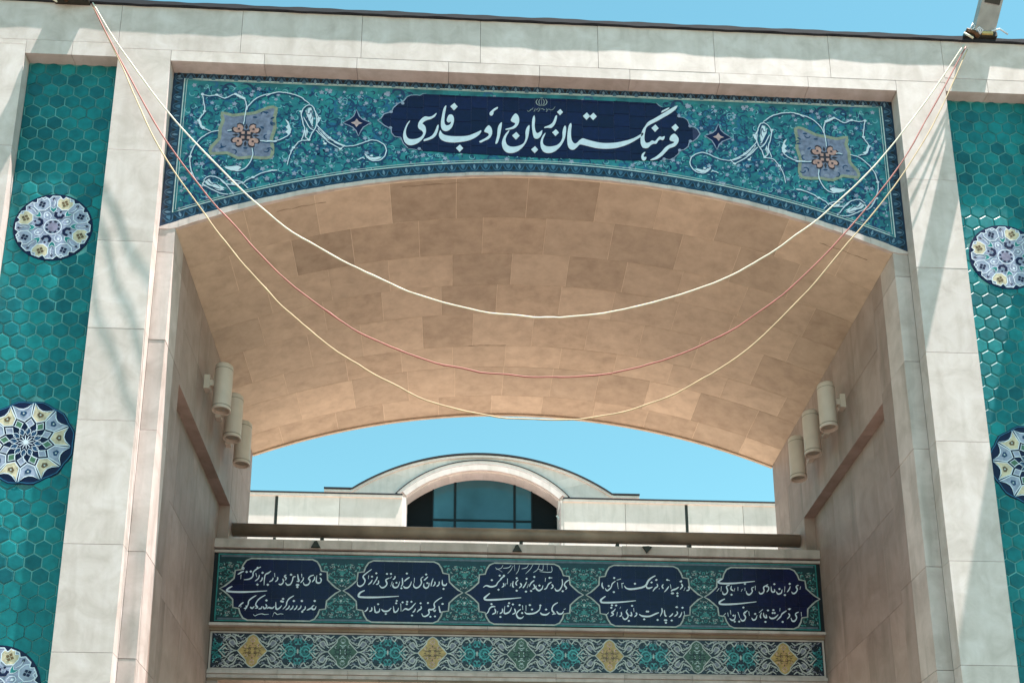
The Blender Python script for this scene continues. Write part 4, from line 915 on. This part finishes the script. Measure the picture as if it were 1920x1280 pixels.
for k in range(-4, 4):
    for q in (1, -1):
        cx = (k+ (0 if q > 0 else 1))*1.535
        for qz in (1, -1):
            def X(u): return cx+q*u*half
            if min(X(0), X(1)) > FX1-.05 or max(X(0), X(1)) < FX0+.05: continue
            ok = lambda p: FX0+.04 < p[0] < FX1-.04
            for st in SCR:
                p = [(X(u), fm+qz*v*fh) for u, v in st]
                if all(ok(a) for a in p): ribbon(fo['wh'], p, 0.021, YF-.0050, 3, taper=(.6, .6))
            for (u, v, kd, a, sg) in fill:
                if u < .34 and v < .97-u*2.6: continue
                x, z = X(u), fm+qz*v*fh
                if not ok((x, z)): continue
                aa = a if q > 0 else PI-a
                aa = aa if qz > 0 else -aa
                teal = ((u-1)/.38)**2+(v/.75)**2 < 1
                if teal: (leaf(fo['te'], x, z, .05, .018, aa, YF-.0022) if kd < .5 else curl(fo['tl'], x, z, .035, aa, sg*q*qz, .012, YF-.0028))
                elif kd < .4: leaf(fo['lv'], x, z, .038, .013, aa, YF-.0022)
                elif kd < .7: curl(fo['wh'], x, z, .03, aa, sg*q*qz, .010, YF-.0030)
                else: leaf(fo['dk'], x, z, .03, .018, aa, YF-.0034)
            c = (X(.44), fm+qz*.44*fh)
            if ok(c):
                fo['lv'].poly(ell(c, .055, .045, 9), YF-.0036); fo['dk'].poly(ell((c[0], c[1]+qz*.065), .038, .026, 7), YF-.0045)
        if q > 0:
            xm = cx+half
            for dx in (-.13, .13):
                if FX0+.1 < xm+dx < FX1-.1:
                    ribbon(fo['tl'], ell((xm+dx, fm), .085, .095, 12), .022, YF-.0042, 1, closed=True)
                    curl(fo['tl'], xm+dx, fm, .05, 0, 1, .018, YF-.0042)
            if FX0+.1 < xm < FX1-.1: fo['wh'].poly(ell((xm, fm), .014, .05, 8), YF-.0046)
for k, mt, nm in (('dk', BLACKG, 'dark_leaves'), ('lv', glaze('dusky_lavender_glaze', (0.21, 0.21, 0.27)), 'grey_leaves'), ('te', glaze('deep_sea_glaze', (0.015, 0.15, 0.16)), 'teal_leaves'), ('tl', glaze('aqua_glaze', (0.08, 0.34, 0.36)), 'aqua_scrolls'), ('wh', glaze('frieze_white_glaze', (0.46, 0.47, 0.45)), 'pale_scrolls')):
    local(fr, stuff(fo[k].build(nm, mt)))

# ------------------------------------------------------------------ pipe above the crossbeam
pipe = thing('pipe', 'thick weathered horizontal pipe running above the stone cornice of the crossbeam', 'pipe', (0, 5.5, 10.13))
o = MB().tube([(-B+0.01, 5.5, 10.285), (B-0.01, 5.5, 10.287)], 0.122, 24).build('pipe_body', PIPEM, None, True); local(pipe, o)
for u in (604, 977, 1157, 1292):
    x = at(u, 1012, 5.5).x; local(pipe, box('pipe_support', x-.03, x+.03, 5.45, 5.55, 9.88, 10.15, DARKM))
for u, fl in ((593, 0), (970, 0), (1213, 1)):
    x = at(u, 1020, 4.97).x; w = .085
    m = MB(); p = [(x-w, 9.735), (x+w*.9, 9.735), (x+.01, 9.86), (x-.03, 9.85)] if not fl else [(x-w, 9.875), (x-.01, 9.75), (x+w, 9.87), (x+.02, 9.885)]
    m.poly(p, 4.93, 4.972)
    tag(m.build('wall_bracket', DARKM), {593: 'small dark metal bracket on the cornice above the leftmost gap between verse cartouches', 970: 'small dark pointed bracket on the cornice above the middle verse cartouche', 1213: 'small dark heart-shaped bracket on the cornice above the fourth verse cartouche'}[u], 'bracket', 'brackets on the crossbeam cornice')

# ------------------------------------------------------------------ wall lamps
def lamp(u, v0, v1, bu, bv, s, label, first=[None]):
    x = s*4.87
    pb = at_x(u, v1, x); pt = at_x(u, v0, x)
    y = (pb.y+pt.y)/2; H = 0.80; zc = at_x(u, (v0+v1)/2, x).z
    y = at_x(u, (v0+v1)/2, x).y
    if first[0] is None:
        t = thing('wall_lamp', label, 'lamp', (x, y, zc-H/2), 'cylinder lamps on the side walls')
        prof = [(0.0, H+.0), (0.12, H), (0.138, H-.02), (0.142, H-.06), (0.142, 0.05), (0.147, 0.045), (0.147, 0.0), (0.125, 0.0), (0.118, 0.06)]
        n = 28; vs = []; fs = []
        for r, z in prof:
            for k in range(n): vs.append((r*math.cos(2*PI*k/n), r*math.sin(2*PI*k/n), z))
        for i in range(len(prof)-1):
            for k in range(n): fs.append((i*n+k, (i+1)*n+k, (i+1)*n+(k+1) % n, i*n+(k+1) % n))
        mesh('lamp_housing', vs, fs, LAMPM, t, False)
        m = MB(); m.tube([(0, 0, 0.055), (0, 0, 0.061)], 0.118, 20); m.build('lamp_lens', DARKM, t)
        bd_ = MB(); bd_.tube([(0, 0, 0.70), (0, 0, 0.712)], 0.1445, 28); bd_.tube([(0, 0, 0.052), (0, 0, 0.062)], 0.1485, 28); bd_.build('lamp_ring', plain('darker_enamel', (0.30, 0.26, 0.21), 0.5), t)  # seam rings in a darker enamel than the housing
        br = MB(); br.box(-0.29, -0.135, -0.05, 0.05, 0.42, 0.52); br.build('lamp_arm', LAMPM, t)
        br = MB(); br.box(-0.288, -0.20, -0.075, 0.075, 0.36, 0.60); br.build('lamp_bracket', LAMPM, t)
        for k in range(5):
            a = k*2*PI/5; mm = MB(); mm.tube([(0.07*math.cos(a), 0.07*math.sin(a), 0.054), (0.07*math.cos(a), 0.07*math.sin(a), 0.048)], 0.018, 8)
            mm.build('lamp_bulb', STEEL, t)
        first[0] = t
    else:
        src = first[0]; t = src.copy(); C.objects.link(t); t['label'] = label
        for ch in list(src.children):
            c2 = ch.copy(); C.objects.link(c2); c2.parent = t
    t.location = (x, y, zc-H/2); t.rotation_euler = (0, 0, 0 if s < 0 else PI)
lamp(418, 687, 769, 392, 722, -1, 'cream cylinder wall lamp nearest the front on the left side wall')
lamp(438, 741, 824, 410, 780, -1, 'middle cream cylinder wall lamp of the three on the left side wall')
lamp(455, 791, 873, 430, 832, -1, 'cream cylinder wall lamp beside the sky opening on the left side wall')
lamp(1551, 720, 804, 1578, 760, 1, 'cream cylinder wall lamp nearest the front on the right side wall')
lamp(1522, 773, 852, 1547, 812, 1, 'middle cream cylinder wall lamp of the three on the right side wall')
lamp(1495, 821, 898, 1522, 860, 1, 'cream cylinder wall lamp beside the sky opening on the right side wall')

# ------------------------------------------------------------------ cords
def cord(pts, r, mat, label, y=-0.22, yend=-0.10):
    n = len(pts); P = []
    for i, (u, v) in enumerate(pts):
        t = i/(n-1); yy = yend+(y-yend)*min(1, 4*t*(1-t)*1.5)
        P.append(tuple(at(u, v, yy)))
    P = spline(P, 6)
    cr_ = random.Random(int(r*1e5)); P2 = [(x, yy+0.004*math.sin(i*1.3), z+0.005*math.sin(i*0.9+1.3*math.sin(i*.23))+cr_.uniform(-.003, .003)) for i, (x, yy, z) in enumerate(P)]
    r = [r*(1+cr_.uniform(-.12, .12)+(0.5 if i == 36 else 0)) for i in range(len(P2))]
    o = MB().tube(P2, r, 7).build('hanging_cord', mat, None, True)
    tag(o, label, 'cord', 'cords slung across the arch'); return o
cord([(174,6),(227,92),(315,210),(404,307),(518,413),(610,471),(700,517),(800,558),(900,583),(1000,594),(1060,594),(1150,584),(1300,545),(1400,501),(1480,450),(1560,388),(1640,310),(1720,212),(1808,84)], 0.0112, ROPEW, 'thick white cord hanging in the shallowest curve across the arch')
cord([(172,8),(222,106),(300,246),(375,350),(445,429),(520,510),(620,589),(700,636),(800,675),(900,697),(1000,706),(1080,706),(1180,693),(1300,654),(1400,601),(1500,524),(1590,430),(1680,320),(1745,210),(1811,88)], 0.0105, ROPER, 'dull red cord hanging in the middle curve across the arch', -0.25)
cord([(172,10),(222,110),(255,185),(300,280),(385,403),(440,475),(497,540),(545,588),(620,650),(700,700),(800,750),(900,776),(1000,786),(1100,784),(1200,763),(1300,720),(1400,655),(1500,560),(1590,455),(1665,365),(1735,260),(1780,170),(1814,92)], 0.0095, ROPEY, 'yellow cord hanging lowest across the arch, dipping to the sky opening', -0.28)

# ------------------------------------------------------------------ floodlight arms on the coping
def arm(base, d, L, label, w=0.17, h=0.11, first=False):
    t = thing('floodlight', label, 'floodlight', base, 'floodlight arms on the coping')
    d = Vector(d).normalized(); side = d.cross(Vector((0, 0, 1))).normalized(); nrm = side.cross(d).normalized()
    def bx(name, s0, s1, a0, a1, b0, b1, mat):
        vs = [Vector(base)+d*s+side*a+nrm*b for b in (b0, b1) for (s, a) in ((s0, a0), (s1, a0), (s1, a1), (s0, a1))]
        local(t, mesh(name, vs, [(0, 1, 2, 3), (7, 6, 5, 4), (0, 4, 5, 1), (1, 5, 6, 2), (2, 6, 7, 3), (3, 7, 4, 0)], mat))
    bx('arm_housing', 0.10, L, -w, w, 0, h, STEEL)
    bx('lamp_glass', 0.42, L-0.1, -w+.045, w-.045, -0.012, 0, DARKM)
    bx('arm_end_cap', 0.06, 0.10, -w-.01, w+.01, -0.01, h+.01, STEEL)
    m = MB(); b = Vector(base)
    m.box(b.x-.30, b.x+.20, b.y-.02, b.y+.22, b.z-.03, b.z+.045); local(t, m.build('clamp_plate', DARKM))
    m = MB(); m.box(b.x-.05, b.x+.12, b.y-.05, b.y+.0, b.z-.02, b.z+.02); local(t, m.build('bulb_holder', YEL))
    m = MB()
    for q in range(3):
        m.tube([(b.x-.25+q*.03, b.y-.03, b.z+.02), (b.x-.20+q*.05, b.y-.08, b.z+.12-q*.03), (b.x-.12+q*.04, b.y-.06, b.z+.03), (b.x-.08, b.y-.03, b.z-.02)], 0.012, 6)
    m.tube([(b.x+.10, b.y-.05, b.z+.03), (b.x+.22, b.y-.07, b.z+.055), (b.x+.36, b.y-.03, b.z+.0)], 0.013, 6)
    local(t, m.build('cable_loops', WHITE, None, True))
    m = MB(); m.tube([(b.x-.32, b.y-.03, b.z-.01), (b.x-.29, b.y-.07, b.z-.09), (b.x-.22, b.y-.08, b.z-.15)], 0.016, 6); local(t, m.build('cord_end', ROPEW, None, True))
    m = MB(); m.tube([(b.x-.28, b.y-.02, b.z+.06), (b.x-.16, b.y-.04, b.z+.0), (b.x-.10, b.y-.03, b.z-.07)], 0.03, 8); local(t, m.build('rusty_hook', RUST, None, True))
    return t
pR = at(1845, 66, -0.08)
arm((pR.x, pR.y, pR.z), (0.10, -0.62, 0.78), 1.9, 'grey box-shaped floodlight arm leaning out over the right end of the coping')
pL = at(140, 1, -0.08)
arm((pL.x, pL.y, pL.z+0.03), (-0.10, -0.62, 0.78), 1.9, 'dark floodlight clamp on the coping at the top left where the cords are tied')

arm((8.65, -0.08, 16.24), (0.02, -1.0, 0.12), 1.7, 'unseen wide arm added on the coping to cast shade on the right pier', w=0.56, h=0.14)  # shadow caster added out of view for the broad shade on the right pier

# ------------------------------------------------------------------ building seen through the arch
YR = 34.0
rear = thing('rear_building', 'pale stone building with an arched gable and dark lunette window seen through the arch', 'building', (0, YR, 0))
def ra(u, v): q = at(u, v, YR); return (q.x, q.z)
wz = sum(ra(u, v)[1] for u, v in ((470, 921), (755, 930), (1067, 938), (1453, 944)))/4
ex = (ra(1062, 938)[0]-ra(760, 930)[0])/2; xc = 0.0
jx = (ra(1290, 940)[0]-ra(523, 930)[0])/2
for s in (-1, 1):
    cuts = [ex, ex+(jx-ex)*0.5, jx-.06] ; cuts2 = [jx+.06, jx+2.6, jx+5.2, jx+8]
    for c in (cuts, cuts2):
        for a, b in zip(c, c[1:]):
            x0, x1 = sorted((s*a, s*b))
            for zz0, zz1 in ((wz-2.6, wz-.12), (wz-5, wz-2.6), (wz-9, wz-5), (0, wz-9)):
                local(rear, box('stone_panel', x0+.01, x1-.01, YR, YR+.3, zz0+.01, zz1, REAR))
    x0, x1 = sorted((s*(ex), s*(jx+8)))
    local(rear, box('wall_core', x0+.05, x1, YR+.06, YR+3, 0, wz-.15, MORTAR))
    local(rear, box('wing_coping', x0-.02, x1, YR-.07, YR+.5, wz-.12, wz-.0, REAR)); local(rear, box('coping_flashing', x0-.03, x1, YR-.10, YR+.5, wz, wz+.07, FLASH))
    local(rear, box('drain_slot', *sorted((s*(jx-.055), s*(jx+.055))), YR+.03, YR+.06, wz-9, wz-.1, DARKM))
YG = YR+1.2
def rg(u, v): q = at(u, v, YG); return (q.x, q.z)
gl = (rg(1199, 930)[0]-rg(608, 917)[0])/2; gz = (rg(1199, 930)[1]+rg(608, 917)[1])/2
al = (rg(1147, 930)[0]-rg(661, 917)[0])/2; at_z = rg(888, 853)[1]
wl_ = (rg(1049, 940)[0]-rg(765, 930)[0])/2; wtz = rg(905, 886)[1]; wsz = (rg(1049, 941)[1]+rg(765, 931)[1])/2
def arch(half, zs, zc, n=36): return [(-half+2*half*i/n, arc_z(-half+2*half*i/n, zs, zc, half)) for i in range(n+1)]
top = arch(al, gz, at_z); inn = arch(wl_, wsz, wtz)
gab = [(-gl, gz-.02)]+top+[(gl, gz-.02), (gl, gz-6), (wl_, gz-6)]+inn[::-1]+[(-wl_, gz-6), (-gl, gz-6)]
# gable front as radial stones
nst = 14; edge_t = [(-gl, gz-6), (-gl, gz-.02)]
for i in range(nst):
    a = i/nst; b = (i+1)/nst
    f = lambda arr, t: arr[int(round(t*(len(arr)-1)))]
    seg_t = top[int(round(a*36)):int(round(b*36))+1]; seg_i = inn[int(round(a*36)):int(round(b*36))+1]
    local(rear, MB().poly(seg_t+seg_i[::-1], YG+rnd.uniform(-.004, .004), YG+.86).build('gable_stone', REAR))
for s in (-1, 1):
    p = [(s*al, gz), (s*gl, gz), (s*gl, gz-6), (s*wl_, gz-6), (s*wl_, wsz)]
    local(rear, MB().poly(p, YG, YG+.86).build('gable_shoulder', REAR))
def band(path, w, y0, y1, name, mat, up_=True):
    m = MB(); n = len(path); off = []
    for i in range(n):
        a = path[max(i-1, 0)]; b = path[min(i+1, n-1)]; dx, dz = b[0]-a[0], b[1]-a[1]; l = math.hypot(dx, dz); off.append((path[i][0]-dz/l*w, path[i][1]+dx/l*w))
    for i in range(n-1):
        a, b, c, d = path[i], path[i+1], off[i+1], off[i]
        m.add([(a[0], y0, a[1]), (b[0], y0, b[1]), (c[0], y0, c[1]), (d[0], y0, d[1]), (a[0], y1, a[1]), (b[0], y1, b[1]), (c[0], y1, c[1]), (d[0], y1, d[1])], [(0, 1, 2, 3), (0, 4, 5, 1), (3, 2, 6, 7)])
    return local(rear, m.build(name, mat))
band([(-gl, gz)]+top+[(gl, gz)], 0.065, YG-.14, YG+.5, 'gable_flashing', FLASH)
band([(-gl+.02, gz-.13)]+arch(al+.05, gz-.13, at_z-.14)+[(gl-.02, gz-.13)], 0.11, YG-.08, YG+.1, 'gable_coping', REAR)
band(arch(wl_+.02, wsz+.03, wtz+.06), 0.26, YG-.18, YG+.05, 'inner_arch_ring', REAR)
band(arch(wl_+.36, wsz+.12, wtz+.40), 0.16, YG-.10, YG+.05, 'outer_arch_ring', REAR)
band(arch(wl_+.53, wsz+.12, wtz+.57), 0.035, YG-.13, YG+.0, 'arch_ring_groove', FLASH)
local(rear, MB().box(-gl+.1, gl-.1, YG+.36, YG+6, 0, gz-.3).build('gable_core', MORTAR)) if False else None
# lunette window: black side panes, blue middle panes with mullions
YW = YG+0.75
wx0 = rg(817, 990)[0]; wx1 = rg(1000, 990)[0]; hwm = (wx1-wx0)/2*1.02
def wpane(x0, x1, z0, mat, name, y, parent, z1=None):
    n = 10; tp = [(x1-(x1-x0)*i/n, min(arc_z(x1-(x1-x0)*i/n, wsz, wtz, wl_+.001)+.05, z1 or 99)) for i in range(n+1)]
    return local2(parent, MB().poly([(x0, z0), (x1, z0)]+tp, y, y+.02).build(name, mat))
def local2(p, o):
    local(rear, o)
    if p is not rear:
        o.parent = p; o.matrix_parent_inverse = Matrix.Identity(4)
    return o
zb = gz-6
win = local(rear, MB().poly(arch(wl_+.3, wsz+.3, wtz+.5)+[(wl_+.3, zb), (-wl_-.3, zb)], YW+.13, YW+.17).build('window', FRAME))
wpane(-wl_, -hwm-.06, zb, DGLASS, 'pane', YW+.02, win); wpane(hwm+.06, wl_, zb, DGLASS, 'pane', YW+.02, win)
zt_ = rg(905, 963)[1]; m1, m2 = -hwm*0.56, hwm*0.66
for (a, b) in ((-hwm, m1-.03), (m1+.03, m2-.03), (m2+.03, hwm)):
    wpane(a, b, zt_+.03, GLASS, 'pane', YW, win); wpane(a, b, zb, GLASS, 'pane', YW+.001, win, zt_-.03)
for x in (-hwm-.03, hwm+.03): 
    f = local2(win, box('window_jamb', x-.03, x+.03, YW-.05, YW+.06, zb, arc_z(x, wsz, wtz, wl_), FRAME))
for x in (m1, m2):
    local2(win, box('mullion', x-.055, x+.055, YW-.04, YW+.06, zb, arc_z(x, wsz, wtz, wl_), FRAME))
local2(win, box('transom', -hwm, hwm, YW-.045, YW+.05, zt_-.045, zt_+.045, FRAME))
sz = rg(905, 991)[1]
local(rear, box('window_sill', -wl_, wl_, YG-.1, YG+.7, sz-.12, sz-.02, REAR))
# splayed cheeks between wings and window
for s in (-1, 1):
    x0, x1 = sorted((s*wl_, s*(ex+.02)))
    local(rear, box('cheek_wall', x0, x1, YR+.02, YG-.002, 0, wz-.05, REAR))
local(rear, box('lower_wall', -ex, ex, YR+.25, YR+.6, 0, at(905, 995, YR+.25).z, REAR))
# bent piece of flashing at the window corner
q = rg(1048, 988); local(rear, MB().poly([(q[0]-.16, q[1]+.42), (q[0]-.08, q[1]+.44), (q[0]+.20, q[1]+.04), (q[0]+.10, q[1]-.02)], YG-.35, YG-.3).build('loose_flashing', WHITE2))
